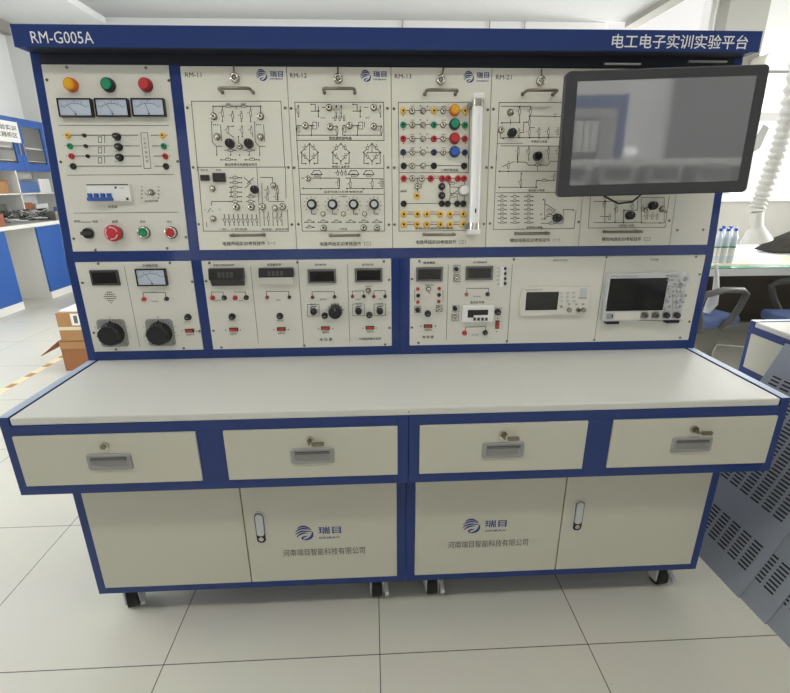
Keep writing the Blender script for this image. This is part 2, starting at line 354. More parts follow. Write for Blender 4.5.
def bench_base(label, loc=(0, 0, 0), rotz=0, keys=(False, True, True, True), front=True, writing=True):
    r = thing('training_bench', label, 'workbench', loc, (0, 0, rotz))
    for s in (-1, 1):      # two bolted drawer housings
        mb = MB(); xo, xi = s*1.0, s*.0006
        def bx(xa, xb, y0, y1, z0, z1): mb.box((min(xa, xb), y0, z0), (max(xa, xb), y1, z1), 'blue')
        bx(xo, s*.976, 0, DP, ZB, ZT); bx(xi, s*.0285, 0, DP, ZB, .725); bx(s*.976, s*.0285, 0, .03, .697, .725); bx(s*.976, s*.0285, 0, .03, ZB, .5545)
        bx(s*.5345, s*.4665, 0, .03, .5545, .697); bx(s*.976, s*.0285, .03, DP, ZB, ZB+.004); bx(s*.976, s*.0285, DP-.004, DP, ZB, .725); bx(s*.976, s*.0285, .03, DP, .7205, .725)
        mb.build('drawer_housing', r, bevel=.001)
    t = MB().box((-.9728, -.001, .7255), (.9728, DP, .7465), 'worktop'); t.build('worktop', r, bevel=.004, seg=3)
    for s in (-1, 1): MB().box((min(s*.9765, s*.9995), .0005, ZT), (max(s*.9765, s*.9995), .3925, ZT+.0012), 'rim_sheen').build('rim_sheen_strip', r)  # thin pale strips painting the sheen on top of the blue rims
    MB().knob((0, -.001, .736), .0008, .0016, 'black', 10).build('worktop_plug', r)
    for i, (a, b_) in enumerate(((-.976, -.5345), (-.4665, -.0285), (.0285, .4665), (.5345, .976))): drawer(r, a, b_, keys[i])
    for s in (-1, 1):      # two cabinets under the drawers
        mb = MB(); D1 = DP-.02
        def bx(xa, xb, y0, y1, z0, z1): mb.box((min(xa, xb), y0, z0), (max(xa, xb), y1, z1), 'blue')
        bx(s*.9293, s*.906, DC, D1, .1104, ZB); bx(s*.0006, s*.0265, DC, D1, .1104, ZB); bx(s*.906, s*.0265, DC, D1, .1104, .1335)
        bx(s*.906, s*.0265, DC, D1, ZB-.012, ZB); bx(s*.906, s*.0265, D1-.004, D1, .1335, ZB-.012)
        mb.build('cabinet_frame', r, bevel=.001)
    for i, (a, b_) in enumerate(((-.906, -.4713), (-.4697, -.0265), (.0265, .468), (.4696, .906))):
        dr = MB().box((a+.0008, DC-.002, .1343), (b_-.0008, DC+.018, ZB-.0125), 'drawerwhite').build('cabinet_door', r, bevel=.001)
        if i in (1, 3):
            q_ = at_y(260.5, 527, DC) if i == 1 else at_y(578, 515, DC); lx, lz = q_.x, q_.z; L = MB(); o_ = rrect(.033, .112, .015, 5, lx, lz); n_ = len(o_); i_ = rrect(.0265, .105, .012, 5, lx, lz)
            L.add([(x, DC-.002, z) for x, z in o_]+[(x, DC-.005, z) for x, z in o_]+[(x, DC-.005, z) for x, z in i_]+[(x, DC-.003, z) for x, z in i_],
                  [(k*n_+j, k*n_+(j+1) % n_, (k+1)*n_+(j+1) % n_, (k+1)*n_+j) for k in (0, 1) for j in range(n_)], 'lightgrey')
            L.add([(x, DC-.005, z) for x, z in i_]+[(x, DC-.0025, z) for x, z in i_], [(j, (j+1) % n_, n_+(j+1) % n_, n_+j) for j in range(n_)]+[tuple(range(n_, 2*n_))], 'black')
            L.prism(rrect(.021, .076, .009, 4, lx, lz+.011), DC-.0075, DC-.003, 'lightgrey'); L.knob((lx, DC-.003, lz-.0385), .004, .0075, 'chrome')
            L.build('door_latch', dr)
        if writing and i in (1, 2):
            y = DC-.0024; A = ((304, 532.4), (318.3, 341, 529.5), (319, 340, 537), (283, 365, 551)) if i == 1 else ((471, 525.4), (484.8, 506.4, 523), (485, 506, 530), (448, 527.5, 543))
            Q = lambda px, py: at_y(px, py, DC)
            w = MB(); q_ = Q(*A[0]); logo(w, q_.x, q_.z, .0255, y=y); w.build('logo', dr)
            w = MB(); xa, xb, yy = A[1]; w.text('瑞目', Q(xa, yy).x, Q(xb, yy).x, Q((xa+xb)/2, yy).z, 'inkblue', h=.026, y=y, bold=.014)
            xa, xb, yy = A[2]; w.text('ONEAV', Q(xa, yy).x, Q(xb, yy).x, Q((xa+xb)/2, yy).z, 'inkblue', h=.0075, y=y, bold=.02); w.build('lettering', dr)
            w = MB(); xa, xb, yy = A[3]; w.text('河南瑞目智能科技有限公司', Q(xa, yy).x, Q(xb, yy).x, Q((xa+xb)/2, yy).z, 'darkgrey', h=.026, y=y); w.build('company_lettering', dr)
    for x in (-.872, -.092, .088, .856):
        caster(r, x, .145, .35 if x < -.5 else .1); caster(r, x, .58, .3)
    return r
bench_base('long blue-framed training bench with white worktop, four drawers and two-door cabinets, centre')

# ------------------------------------------------------------------ instrument console (frame standing on the bench)
D, ZK, TU = .3929, 1.0529, .0856
NT = math.hypot(1, TU)
con = thing('instrument_console', 'blue steel console frame with lettered header standing on the white worktop', 'console', (0, D, ZT))
def yz(v): return v/NT*TU, ZK-ZT+v/NT                      # rack coordinate -> local y, z
T0 = .0015                                                  # frame face sits just behind the panel faces
VT = .54; (yt, zt) = yz(VT); zh0 = 1.6203-ZT
for s in (-1, 1):
    mb = MB(); zk = ZK-ZT
    mb.prismx([(T0, 0), (T0, zk), (zh0*0+yz(.576)[0]+T0, zh0), (.27, zh0), (.27, 0)], *sorted((s*.9745, s*1.0)), 'blue'); mb.build('end_panel', con, bevel=.0012)
def rackbar(x0, x1, v0, v1, name, dep=.03, m='blue'):
    (ya, za), (yb, zb) = yz(v0), yz(v1)
    MB().add([(x0, ya+T0, za), (x1, ya+T0, za), (x1, ya+dep, za), (x0, ya+dep, za), (x0, yb+T0, zb), (x1, yb+T0, zb), (x1, yb+dep, zb), (x0, yb+dep, zb)],
        [(0, 3, 2, 1), (4, 5, 6, 7), (0, 1, 5, 4), (1, 2, 6, 5), (2, 3, 7, 6), (3, 0, 4, 7)], m).build(name, con)
rackbar(-.9745, .9745, .0095, .0395, 'cross_rail'); rackbar(-.9745, .9745, .541, .574, 'top_rail', m='soffit_shade'); rackbar(-.6335, -.603, .0395, .541, 'upright')  # top rail coloured dark to carry the header's shade
for xa, xb in ((-.9745, 0), (.0009, .9745)): MB().box((xa, T0, 0), (xb, .03, .0297), 'blue').build('base_rail', con, bevel=.001)
MB().box((-.632, T0, .0297), (-.602, .03, .3155), 'blue').build('upright', con)
MB().box((-.0255, T0, .0297), (.0002, .03, .3155), 'blue').build('upright', con); MB().box((.0012, T0, .0297), (.0315, .03, .3155), 'blue').build('upright', con)
MB().box((-.9745, .262, 0), (.9745, .27, zh0), 'blue').build('back_panel', con)
hd = MB().box((-1.0, .3855-D, zh0), (1.0, .29, 1.6718-ZT), 'blue').build('header', con, bevel=.0015)
MB().box((-.9745, .3855-D+.003, zh0-.0012), (.9745, .046, zh0), 'soffit_shade').build('soffit_shade_strip', hd)  # dark sheet painting the shade on the header underside
w = MB(); yh = .3855-D-.0006
def hx(px, py): p = at_y(px, py, .3855); return p.x, p.z-ZT
xa, za = hx(31, 37.5); xb, zb = hx(93, 37.5); w.text('RM-G005A', xa, xb, (za+zb)/2, 'letterwhite', h=.027, y=yh); w.build('lettering', hd); w = MB()
xa, za = hx(612, 41); xb, zb = hx(748, 42); w.text('电工电子实训实验平台', xa, xb, (za+zb)/2-.0005, 'letterwhite', h=.034, y=yh, bold=.008)
w.build('title_lettering', hd)
RN = Vector((0, -1, TU)).normalized()
for px0, px1, py in ((604, 640, 64.2), (688, 726, 61.8)):       # bright hanging slots on the top rail
    a = hit(px0, py, (0, D, ZK), RN); b_ = hit(px1, py, (0, D, ZK), RN); v = (a.z-ZK)*NT; y_, z_ = yz(v)
    MB().box((a.x, y_-.006, z_-.0025), (b_.x, y_+.01, z_+.0025), 'steel').build('slot_trim', con)

# ------------------------------------------------------------------ panel kit
RN = Vector((0, -1, TU)).normalized()
class Panel:
    """a front panel: an Empty at its lower middle, faces looking to -y"""
    def __init__(s, name, label, cat, x0, x1, v0, v1, rack=True, group=None, m='panel', part='faceplate'):
        s.rack = rack; s.xc = (x0+x1)/2; s.v0 = v0
        if rack: loc = Vector((s.xc, D, ZK))+Vector((0, TU, 1)).normalized()*v0; rot = (-math.atan(TU), 0, 0)
        else: loc = Vector((s.xc, D, v0)); rot = (0, 0, 0)
        s.root = thing(name, label, cat, loc, rot, group); s.w = x1-x0; s.h = v1-v0
        if m: MB().box((x0-s.xc, 0, 0), (x1-s.xc, .01, s.h), m).build(part, s.root, bevel=.0008)
        s.pr = MB()
    def at(s, p, h=0):
        if s.rack:
            P = hit(p[0], p[1], Vector((0, D, ZK))+RN*h, RN)-RN*h; return P.x-s.xc, (P.z-ZK)*NT-s.v0
        P = at_y(p[0], p[1], D-h); return P.x-s.xc, P.z-s.v0
    def pts(s, c, L): return [s.at(c(*q)) for q in L]
    def poly(s, c, L, w=.0012, m='ink'): s.pr.line(s.pts(c, L), w, m)
    def box(s, c, x0, y0, x1, y1, w=.0012): s.poly(c, [(x0, y0), (x1, y0), (x1, y1), (x0, y1), (x0, y0)], w)
    def dots(s, c, L, r=.0022, m='ink'):
        for q in L: s.pr.disc(s.at(c(*q)), r, m)
    def res(s, c, x, y, vert=False, l=.014, t=.005):
        p = s.at(c(x, y)); a, b_ = (t, l) if vert else (l, t)
        s.pr.rect((p[0]-a/2, p[1]-b_/2), (p[0]+a/2, p[1]+b_/2), s.face, -.0008); q = [(p[0]-a/2, p[1]-b_/2), (p[0]+a/2, p[1]-b_/2), (p[0]+a/2, p[1]+b_/2), (p[0]-a/2, p[1]+b_/2), (p[0]-a/2, p[1]-b_/2)]
        s.pr.line(q, .0009, 'ink', -.0009); s.nr = getattr(s, 'nr', 0)+1
        tx_, tz_ = (p[0]-a/2-.0055, p[1]+.002) if vert else (p[0]-.003, p[1]+b_/2+.003)
        s.pr.text('R%d' % s.nr, tx_-.0012, tx_+.0042 if vert else tx_+.006, tz_, 'ink', h=.0036); s.pr.disc((p[0], p[1]+(b_/2+.0045)) if vert else (p[0]+a/2+.0045, p[1]), .0015)
    face = 'panel'
    def txt(s, c, t, x0, x1, y, m='ink', h=None, bold=0.0):
        a = s.at(c(x0, y)); b_ = s.at(c(x1, y)); s.pr.text(t, a[0], b_[0], (a[1]+b_[1])/2, m, h, bold=bold)
    def done(s, name='circuit_print'):
        if s.pr.v: s.pr.build(name, s.root)
    def put(s, key, name, c, x, y, h, fn):
        p = s.at(c(x, y), h); return inst(key, name, s.root, (p[0], 0, p[1]), fn)
    # --- small hardware
    def screw(s, c, L):
        for q in L: s.put('screw', 'screw', c, q[0], q[1], .002, lambda m: (m.knob((0, 0, 0), .0018, .0042, 'nickel', 12, .0032), m.box((-.0028, -.002, -.0005), (.0028, -.0015, .0005), 'black')))
    def jack(s, c, col, L, r=.0062):
        def fn(m):
            m.ring((0, 0, 0), r, r*.45, .007, col, 16); m.knob((0, 0, 0), .004, r*.5, 'black', 10); m.ring((0, 0, 0), r*1.25, r*.8, .002, 'nickel' if col in ('nickel',) else col, 16)
        for q in L: s.put(('jack', col, r), 'socket', c, q[0], q[1], .006, fn)
    def post(s, c, col, L, r=.0065):
        def fn(m):
            r_ = r*.85; m.knob((0, 0, 0), .002, r_*1.2, col, 14); m.knob((0, -.002, 0), .008, r_, col, 14, r_*.9); m.knob((0, -.01, 0), .0006, r_*.4, 'nickel', 10)
        for q in L: s.put(('post', col, r), 'binding_post', c, q[0], q[1], .008, fn)
    def toggle(s, c, L, k=1):
        def fn(m):
            m.knob((0, 0, 0), .0025, .0085*k, 'nickel', 6); m.knob((0, -.0025, 0), .006, .0055*k, 'chrome', 14, .0045*k)
            m.tube([(0, -.006, 0), (0, -.016, -.004*k), (.001, -.023, -.007*k)], .002*k, 'chrome', 8, [.0016*k, .002*k, .003*k])
        for q in L: s.put(('toggle', k), 'toggle_switch', c, q[0], q[1], .008, fn)
    def spring(s, c, L, k=1):       # metal spring clip terminal
        def fn(m):
            m.ring((0, 0, 0), .0085*k, .003*k, .004, 'nickel', 14); m.ring((0, -.004, 0), .0065*k, .0025*k, .006, 'chrome', 14); m.knob((0, 0, 0), .006, .0032*k, 'black', 10)
        for q in L: s.put(('spring', k), 'terminal', c, q[0], q[1], .008, fn)
    def knob(s, c, L, r=.011, h=.016, name='knob', pointer=True, cap=None):
        def fn(m):
            n = 24; V = []
            for yy, k in ((0, 1.05), (-.002, 1.05), (-.003, 1), (-h+.002, .92), (-h, .8)):
                V += [(r*k*(1+(.035 if (i % 2) and -h < yy < -.002 else 0))*math.cos(2*PI*i/n), yy, r*k*(1+(.035 if (i % 2) and -h < yy < -.002 else 0))*math.sin(2*PI*i/n)) for i in range(n)]
            m.add(V, [(a*n+i, a*n+(i+1) % n, (a+1)*n+(i+1) % n, (a+1)*n+i) for a in range(4) for i in range(n)]+[tuple(range(4*n, 5*n))], 'black', False)
            if cap: m.knob((0, -h, 0), .0015, r*.62, cap, 20)
            if pointer: m.cbox((0, -h-.0004, r*.5), (r*.1, .0008, r*.4), 'greyplastic')
        for q in L: s.put(('knob', r, h, pointer, cap), name, c, q[0], q[1], h*.8, fn)
    def fuse(s, c, L):
        def fn(m):
            m.knob((0, 0, 0), .003, .0105, 'black', 18); m.knob((0, -.003, 0), .011, .0085, 'black', 18, .008); m.knob((0, -.014, 0), .0008, .005, 'darkgrey', 12); m.cbox((0, -.0151, 0), (.009, .0006, .0015), 'greyplastic')
        for q in L: s.put('fuse', 'fuse_holder', c, q[0], q[1], .011, fn)
    def rocker(s, c, L, vert=False):
        def fn(m):
            a, b_ = (.0125, .0275) if vert else (.0275, .0115)
            m.box((-a/2, -.003, -b_/2), (a/2, 0, b_/2), 'black')
            if vert: m.prismx([(-.003, -.0105), (-.0065, -.0105), (-.004, 0), (-.0085, .0105), (-.003, .0105)], -.0038, .0038, 'rockerred')
            else: m.prism([(-.0105, -.0036), (.0105, -.0036), (.0105, .0036), (-.0105, .0036)], -.0065, -.003, 'rockerred'); m.box((-.0105, -.0085, -.0036), (0, -.0065, .0036), 'rockerred')
        for q in L: s.put(('rocker', vert), 'rocker_switch', c, q[0], q[1], .004, fn)
    def lamp(s, c, q, col, r=.0165, ring='black', h=.016, name='pilot_lamp'):
        def fn(m):
            n = 28; m.knob((0, 0, 0), .004, r*1.3, ring, n, r*1.28); m.knob((0, -.004, 0), h-.006, r*1.22, ring, n, r*1.16)
            V = []
            for yy, k in ((-h+.002, .96), (-h-.001, .95), (-h-.0022, .88), (-h-.0028, .5)): V += [(r*k*math.cos(2*PI*i/n), yy, r*k*math.sin(2*PI*i/n)) for i in range(n)]
            m.add(V, [(a*n+i, a*n+(i+1) % n, (a+1)*n+(i+1) % n, (a+1)*n+i) for a in range(3) for i in range(n)]+[tuple(range(3*n, 4*n))], col)
        s.put(('lamp', col, r, ring, h), name, c, q[0], q[1], h, fn)
    def display(s, c, x, y, w, h, frame='midgrey', name='digital_display', d=.006, face='display', digits=0):
        a = s.at(c(x-w/2, y)); b_ = s.at(c(x+w/2, y)); t = s.at(c(x, y-h/2)); u = s.at(c(x, y+h/2)); cx, cz = (a[0]+b_[0])/2, (t[1]+u[1])/2; W_, H_ = b_[0]-a[0], t[1]-u[1]
        m = MB(); k = .14*H_
        m.box((cx-W_/2, -d, cz-H_/2), (cx+W_/2, 0, cz+H_/2), frame)
        o = m.build(name, s.root, bevel=.001)
        sc = MB().box((cx-W_/2+k, -d-.0006, cz-H_/2+k), (cx+W_/2-k, -d, cz+H_/2-k), face)
        if digits:
            for i in range(digits):
                x_ = cx-W_*.3+W_*.6*(i+.5)/digits; sc.box((x_-W_*.035, -d-.0009, cz-H_*.17), (x_+W_*.035, -d-.0006, cz+H_*.17), 'digits')
        sc.build('display_window', o); return o
    def meter(s, c, quad, needle=-.35):
        P = [s.at(c(*q), .012) for q in quad]; x0 = (P[0][0]+P[3][0])/2; x1 = (P[1][0]+P[2][0])/2; z1 = (P[0][1]+P[1][1])/2; z0 = (P[2][1]+P[3][1])/2
        m = MB(); t = .0035; d = .014
        m.box((x0, -d, z0), (x0+t, 0, z1), 'blackgloss').box((x1-t, -d, z0), (x1, 0, z1), 'blackgloss').box((x0+t, -d, z0), (x1-t, 0, z0+t), 'blackgloss').box((x0+t, -d, z1-t), (x1-t, 0, z1), 'blackgloss')
        o = m.build('panel_meter', s.root, bevel=.0008)
        w, h = x1-x0, z1-z0; cx = (x0+x1)/2; y = -d+.003
        dl = MB().box((x0+t, y, z0+t), (x1-t, 0, z1-t), 'dial'); cz = z0+t+h*.08; R_ = h*.62
        arc = [(cx+R_*1.25*math.sin(a), cz+R_*.92*math.cos(a)) for a in [math.radians(-52+104*i/16) for i in range(17)]]; dl.line(arc, .0009, 'midgrey', y-.0004)
        for i in range(0, 17, 2): dl.line([arc[i], (cx+(arc[i][0]-cx)*1.09, cz+(arc[i][1]-cz)*1.12)], .0007, 'midgrey', y-.0004)
        for i, k in enumerate((0, 4, 8, 12, 16)): dl.text(str(i*100+(0 if i else 0)), cx+(arc[k][0]-cx)*1.16-.003, cx+(arc[k][0]-cx)*1.16+.003, cz+(arc[k][1]-cz)*1.2, 'midgrey', h=.0028, y=y-.0004)
        dl.text('V', cx-.002, cx+.002, z0+h*.3, 'midgrey', h=.004, y=y-.0004); dl.build('dial', o)
        MB().line([(cx, cz), (cx+R_*1.1*math.sin(needle*2), cz+R_*.9*math.cos(needle*2))], .0008, 'ink', y-.0006).disc((cx, cz), .003, 'midgrey', y-.0007).build('needle', o)
    def bow(s, c, xa, xb, y, d=.042, drop=0):
        a = s.at(c(xa, y), d); b_ = s.at(c(xb, y), d); z = (a[1]+b_[1])/2; r = .0042; pts = []
        for k in range(5): t = k/4*PI/2; pts.append((a[0]+.008*(1-math.sin(t)), -d+.008-.008*math.cos(t)*0-(.008*math.sin(t)) , z))
        L = [(a[0], 0, z), (a[0], -d+.009, z), (a[0]+.0028, -d+.0028, z), (a[0]+.009, -d, z), (b_[0]-.009, -d, z), (b_[0]-.0028, -d+.0028, z), (b_[0], -d+.009, z), (b_[0], 0, z)]
        m = MB().tube(L, r, 'nickel', 10); m.knob((a[0], 0, z), .002, .0055, 'nickel', 14); m.knob((b_[0], 0, z), .002, .0055, 'nickel', 14)
        m.build('handle', s.root)
    def turnlatch(s, c, x, y, hx_=0, hy_=-1):
        def fn(m):
            m.knob((0, 0, 0), .004, .0125, 'nickel', 20); m.ring((0, -.004, 0), .0118, .0062, .008, 'chrome', 20); m.knob((0, -.004, 0), .006, .0064, 'chrome', 16, .004)
            m.tube([(0, -.006, .006), (hx_*.6, -.009, .018), (hx_, -.004, .030)], .0024, 'nickel', 8)
        s.put(('latch', hx_), 'latch', c, x, y, .01, fn)

# ------------------------------------------------------------------ power control panel (upper left)
p = Panel('power_control_panel', 'upper left control panel with three pilot lamps, three needle meters and start and stop buttons', 'control panel', -.9735, -.634, .0405, .5405)
c = crop(40, 60, 5.331); c2 = crop(60, 170, 5.852)
for x, col, rg in ((152, 'yellow', 'orange'), (352, 'green', 'black'), (553, 'red', 'darkred')): p.lamp(c, (x, 126), col, ring=rg, r=.0142, h=.016)
p.meter(c, ((86, 203), (268, 203), (284, 303), (103, 303)), -.3); p.meter(c, ((287, 203), (467, 203), (474, 302), (300, 302)), -.2); p.meter(c, ((483, 203), (661, 203), (666, 300), (493, 300)), -.1)
p.poly(c, [(100, 349), (688, 349)], .0009); p.poly(c, [(145, 614), (715, 610)], .0009); p.poly(c2, [(80, 253), (690, 247)], .0009)
for y, x0, xs, col, x1 in ((401, 143, 232, 'yellowpale', 650), (458, 155, 240, 'green', 656), (512, 163, 250, 'red', 664), (566, 172, None, 'black', 668)):
    p.poly(c, [(x0, y), (x1, y)]); p.jack(c, col, [(x0, y), (x1, y)], .0066 if col != 'black' else .0072)
    if xs: p.jack(c, 'black', [(xs, y)], .0042); p.spring(c, [], 1)
    p.dots(c, [(x0-20, y), (x1+28, y)], .0013)
p.fuse(c, [(402, 405), (412, 461), (417, 517)])
for i, y in enumerate((430, 486, 541)): p.txt(c, 'FU%d' % (i+1), 400, 430, y, h=.004)
for y in (410, 466, 520): p.box(c, 312, y, 330, y+30, .001); p.poly(c, [(330, y-8), (345, y-8), (345, y+30)], .001)
p.pr.rect(p.at(c(546, 578)), p.at(c(590, 388)), 'panel', -.0009); p.pr.line(p.pts(c, [(538, 388), (574, 388), (592, 578), (556, 578), (538, 388)]), .001, 'ink', -.001)
for i, t in enumerate('三相可调电源'): q = p.at(c(557+i*3, 420+i*24)); p.pr.text(t, q[0]-.0035, q[0]+.0035, q[1], 'ink', h=.007, y=-.0011)
p.screw(c, [(140, 38), (562, 40), (34, 105), (685, 108), (108, 543), (732, 540)]); p.screw(c2, [(78, 402), (735, 393), (205, 468), (625, 458)])
a = p.at(c2(163, 84)); b_ = p.at(c2(428, 184)); mb = MB(); X0, X1, Z0, Z1 = a[0]+.002, b_[0], b_[1], a[1]-.001
mb.box((X0, -.012, Z0), (X1, 0, Z1), 'cabwhite'); mb.box((X0, -.0125, Z1-.003), (X1-.002, -.012, Z1), 'ink'); mb.box((X0+.078, -.0127, Z1-.012), (X0+.084, -.012, Z1-.006), 'inkblue'); mb.box((X1-.013, -.0127, Z0+.003), (X1-.006, -.012, Z0+.010), 'darkgrey')
mb.text('16A', X0+.092, X0+.104, Z1-.010, 'midgrey', h=.004, y=-.0127)
bk = mb.build('circuit_breaker', p.root, bevel=.0008)
for i in range(4): MB().box((X0+.002+i*.0182, -.02, Z0+.010), (X0+.0125+i*.0182, -.012, Z0+.022), 'breakerblue').build('breaker_lever', bk, bevel=.001)
MB().box((X0, -.023, Z0+.001), (X0+.071, -.012, Z0+.0105), 'breakerblue').build('breaker_bar', bk, bevel=.002)
p.txt(c2, '总电源', 282, 336, 214); p.txt(c2, '电压指示切换', 498, 576, 181)
for x in (478, 577):
    for i in range(4): p.txt(c2, '线相相零'[i], x-5, x+6, 98+i*22, h=.005)
p.toggle(c2, [(527, 130)], 1.15)
p.poly(c2, [(497, 135), (515, 150)], .001); p.poly(c2, [(560, 135), (542, 150)], .001)
for t, x0, x1 in (('照明', 84, 118), ('电源', 190, 222), ('急停', 304, 340), ('启动', 468, 500), ('停止', 626, 656)): p.txt(c2, t, x0, x1, 302)
p.poly(c2, [(124, 305), (180, 305)], .0012)
p.put('selector', 'selector_switch', c2, 150, 371, .018, lambda m: (m.knob((0, 0, 0), .004, .0165, 'steel', 24), m.knob((0, -.004, 0), .008, .0145, 'black', 24), m.box((-.013, -.022, -.005), (.013, -.012, .005), 'darkgrey')))
def estop(m):
    m.knob((0, 0, 0), .003, .0205, 'steel', 28); m.knob((0, -.003, 0), .012, .011, 'darkred', 20)
    n = 28; V = []
    for yy, k in ((-.014, .9), (-.017, 1.0), (-.022, 1.0), (-.027, .93), (-.029, .8)): V += [(.0235*k*math.cos(2*PI*i/n), yy, .0235*k*math.sin(2*PI*i/n)) for i in range(n)]
    m.add(V, [(q*n+i, q*n+(i+1) % n, (q+1)*n+(i+1) % n, (q+1)*n+i) for q in range(4) for i in range(n)]+[tuple(range(4*n, 5*n)), tuple(range(n-1, -1, -1))], 'red', True)
    for a0 in (20, 140, 260):
        arc = [(.0165*math.cos(math.radians(a0+i*10)), .0165*math.sin(math.radians(a0+i*10))) for i in range(9)]; m.line(arc, .0022, 'letterwhite', -.0294)
p.put('estop', 'emergency_stop_button', c2, 308, 370, .022, estop)
for x, col in ((483, 'green'), (643, 'red')):
    p.put(('pb', col), 'push_button', c2, x, 366, .012, lambda m, col=col: (m.knob((0, 0, 0), .003, .0178, 'black', 28), m.ring((0, -.003, 0), .0165, .0118, .009, 'chrome', 28), m.knob((0, -.002, 0), .011, .0118, col, 28, .011)))
p.done()

# ------------------------------------------------------------------ hanging circuit modules
GM = 'hanging circuit modules on the rack'
def module(label, x0, x1, num, cA, tA, cH, hA, latch, cB, hB, tB, title, logo_px=None):
    m = Panel('circuit_module', label, 'circuit module', x0, x1, .0405, .5385, True, GM, 'module'); m.face = 'module'
    m.txt(cA, num, tA[0], tA[1], tA[2], h=.0118)
    m.bow(cH, *hA); m.turnlatch(cH, *latch); m.bow(cB, *hB)
    m.txt(cB, title, *tB, h=.0125, bold=.006)
    if logo_px is not None:
        cL, lx, ly, t0, t1, ty, sy = logo_px; L = MB(); a = m.at(cL(lx, ly)); logo(L, a[0], a[1], .0145); L.build('logo', m.root); L = MB()
        q0 = m.at(cL(t0, ty)); q1 = m.at(cL(t1, ty)); L.text('瑞目', q0[0], q1[0], q0[1]+.001, 'inkblue', h=.0155, bold=.014); L.text('ONEAV', q0[0], q1[0], m.at(cL(t0, sy))[1], 'inkblue', h=.0042, bold=.02)
        L.build('lettering', m.root)
    return m
# RM-11
cA = crop(175, 60, 6.32); cB = crop(175, 155, 6.32); cC = crop(180, 85, 6.583); cD = crop(190, 165, 7.18)
m = module('circuit module RM-11 at the left end of the rack, with two small black displays', -.603, -.313, 'RM-11', cA, (64, 167, 94), cA, (270, 470, 178), (374, 108), cB, (345, 543, 507), (302, 634, 559), '电路基础实训考核挂件（一）', (cA, 546, 95, 600, 683, 90, 119))
m.poly(cC, [(75, 107), (664, 107), (690, 540)], .0011); m.poly(cC, [(75, 107), (117, 565)], .0011); m.poly(cD, [(57, 15), (98, 475), (707, 475), (700, 320)], .0011); m.poly(cD, [(57, 17), (690, 15)], .0011); m.poly(cD, [(480, 20), (505, 440)], .001); m.poly(cD, [(685, 20), (690, 240)], .001)
m.poly(cC, [(218, 190), (218, 140), (530, 140), (530, 190)])
for x in (280, 465): m.poly(cC, [(x, 140), (x, 240)]); m.res(cC, x, 188, True)
for x in (347, 405): m.poly(cC, [(x, 172), (x, 240)]); m.res(cC, x, 205, True)
for x in (320, 420): m.res(cC, x, 140); m.txt(cC, '1kΩ', x-16, x+16, 124, h=.004)
m.poly(cC, [(370, 140), (370, 156)])
for x0 in (207, 490):
    m.poly(cC, [(x0, 245), (x0+6, 375), (x0+32, 404), (x0+70, 404)]); m.poly(cC, [(x0+60, 262), (x0+68, 370)]); m.poly(cC, [(x0+33, 404), (x0+35, 462)]); m.dots(cC, [(x0+13, 262), (x0+27, 262), (x0+42, 262), (x0+35, 462), (x0+2, 245)], .0018)
m.poly(cC, [(350, 272), (320, 272), (320, 320), (355, 345)]); m.poly(cC, [(410, 268), (410, 340)]); m.poly(cC, [(470, 275), (478, 340)]); m.poly(cC, [(385, 340), (388, 400)])
m.res(cC, 315, 300, True); m.res(cC, 408, 300, True); m.res(cC, 470, 300, True)
for x in (333, 455): m.poly(cC, [(x-38, 430), (x+38, 430)]); m.poly(cC, [(x, 410), (x+2, 462)]); m.res(cC, x, 430)
m.poly(cC, [(270, 493), (368, 493)]); m.poly(cC, [(430, 493), (522, 493)]); m.res(cC, 318, 490); m.res(cC, 475, 490)
m.dots(cC, [(218, 140), (280, 240), (347, 240), (405, 240), (465, 240), (530, 140), (350, 272), (410, 340), (385, 340), (270, 493), (368, 493), (430, 493), (522, 493), (333, 462), (455, 462), (392, 462)], .002)
m.txt(cC, '叠加原理与电源等效变换', 296, 508, 524, bold=.006)
m.spring(cC, [(218, 203), (527, 203)], 1.15); m.toggle(cC, [(240, 338), (527, 340)], 1.25); m.knob(cC, [(322, 381), (447, 381)], .0125, .018); m.spring(cC, [(390, 402)], 1.0)
m.display(cD, 110, 93, 62, 42, 'black', d=.008); m.display(cD, 212, 90, 90, 64, 'black', d=.008)
m.txt(cD, '电压源', 78, 130, 36, h=.005); m.txt(cD, '电阻', 188, 224, 36, h=.005)
m.toggle(cD, [(158, 168), (162, 385), (596, 145)], 1.15); m.spring(cD, [(330, 300), (437, 300), (518, 298), (662, 298)], 1.2); m.toggle(cD, [(607, 308)], 1.15)
m.knob(cD, [(458, 175)], .0115, .017)
for y in (92, 127, 160, 195, 228, 262): m.poly(cD, [(288, y), (370, y)]); m.res(cD, 325, y); m.dots(cD, [(288, y), (370, y)], .0018)
m.poly(cD, [(296, 160), (296, 228)]); m.poly(cD, [(155, 290), (155, 262), (300, 262)]); m.poly(cD, [(388, 92), (435, 130), (395, 165)]); m.poly(cD, [(455, 92), (410, 135)])
for y in (228, 262): m.poly(cD, [(405, y), (468, y)]); m.res(cD, 436, y)
m.poly(cD, [(508, 90), (592, 90), (592, 130)]); m.poly(cD, [(515, 130), (522, 330)]); m.poly(cD, [(565, 262), (675, 262)]); m.poly(cD, [(558, 150), (560, 225)]); m.poly(cD, [(630, 145), (632, 262)]); m.res(cD, 560, 185, True); m.res(cD, 630, 185, True); m.res(cD, 556, 235, True); m.res(cD, 622, 232, True)
for i in range(8): x = 246+i*33; m.poly(cD, [(x, 358), (x+6, 432)]); m.res(cD, x+3, 398, True, .012, .0045); m.dots(cD, [(x, 358), (x+6, 432)], .0017)
for i in range(5): x = 530+i*32; m.poly(cD, [(x, 335), (x+4, 432)]); m.dots(cD, [(x+4, 432)], .0017)
m.res(cD, 563, 385, True); m.res(cD, 625, 385, True); m.res(cD, 655, 385, True)
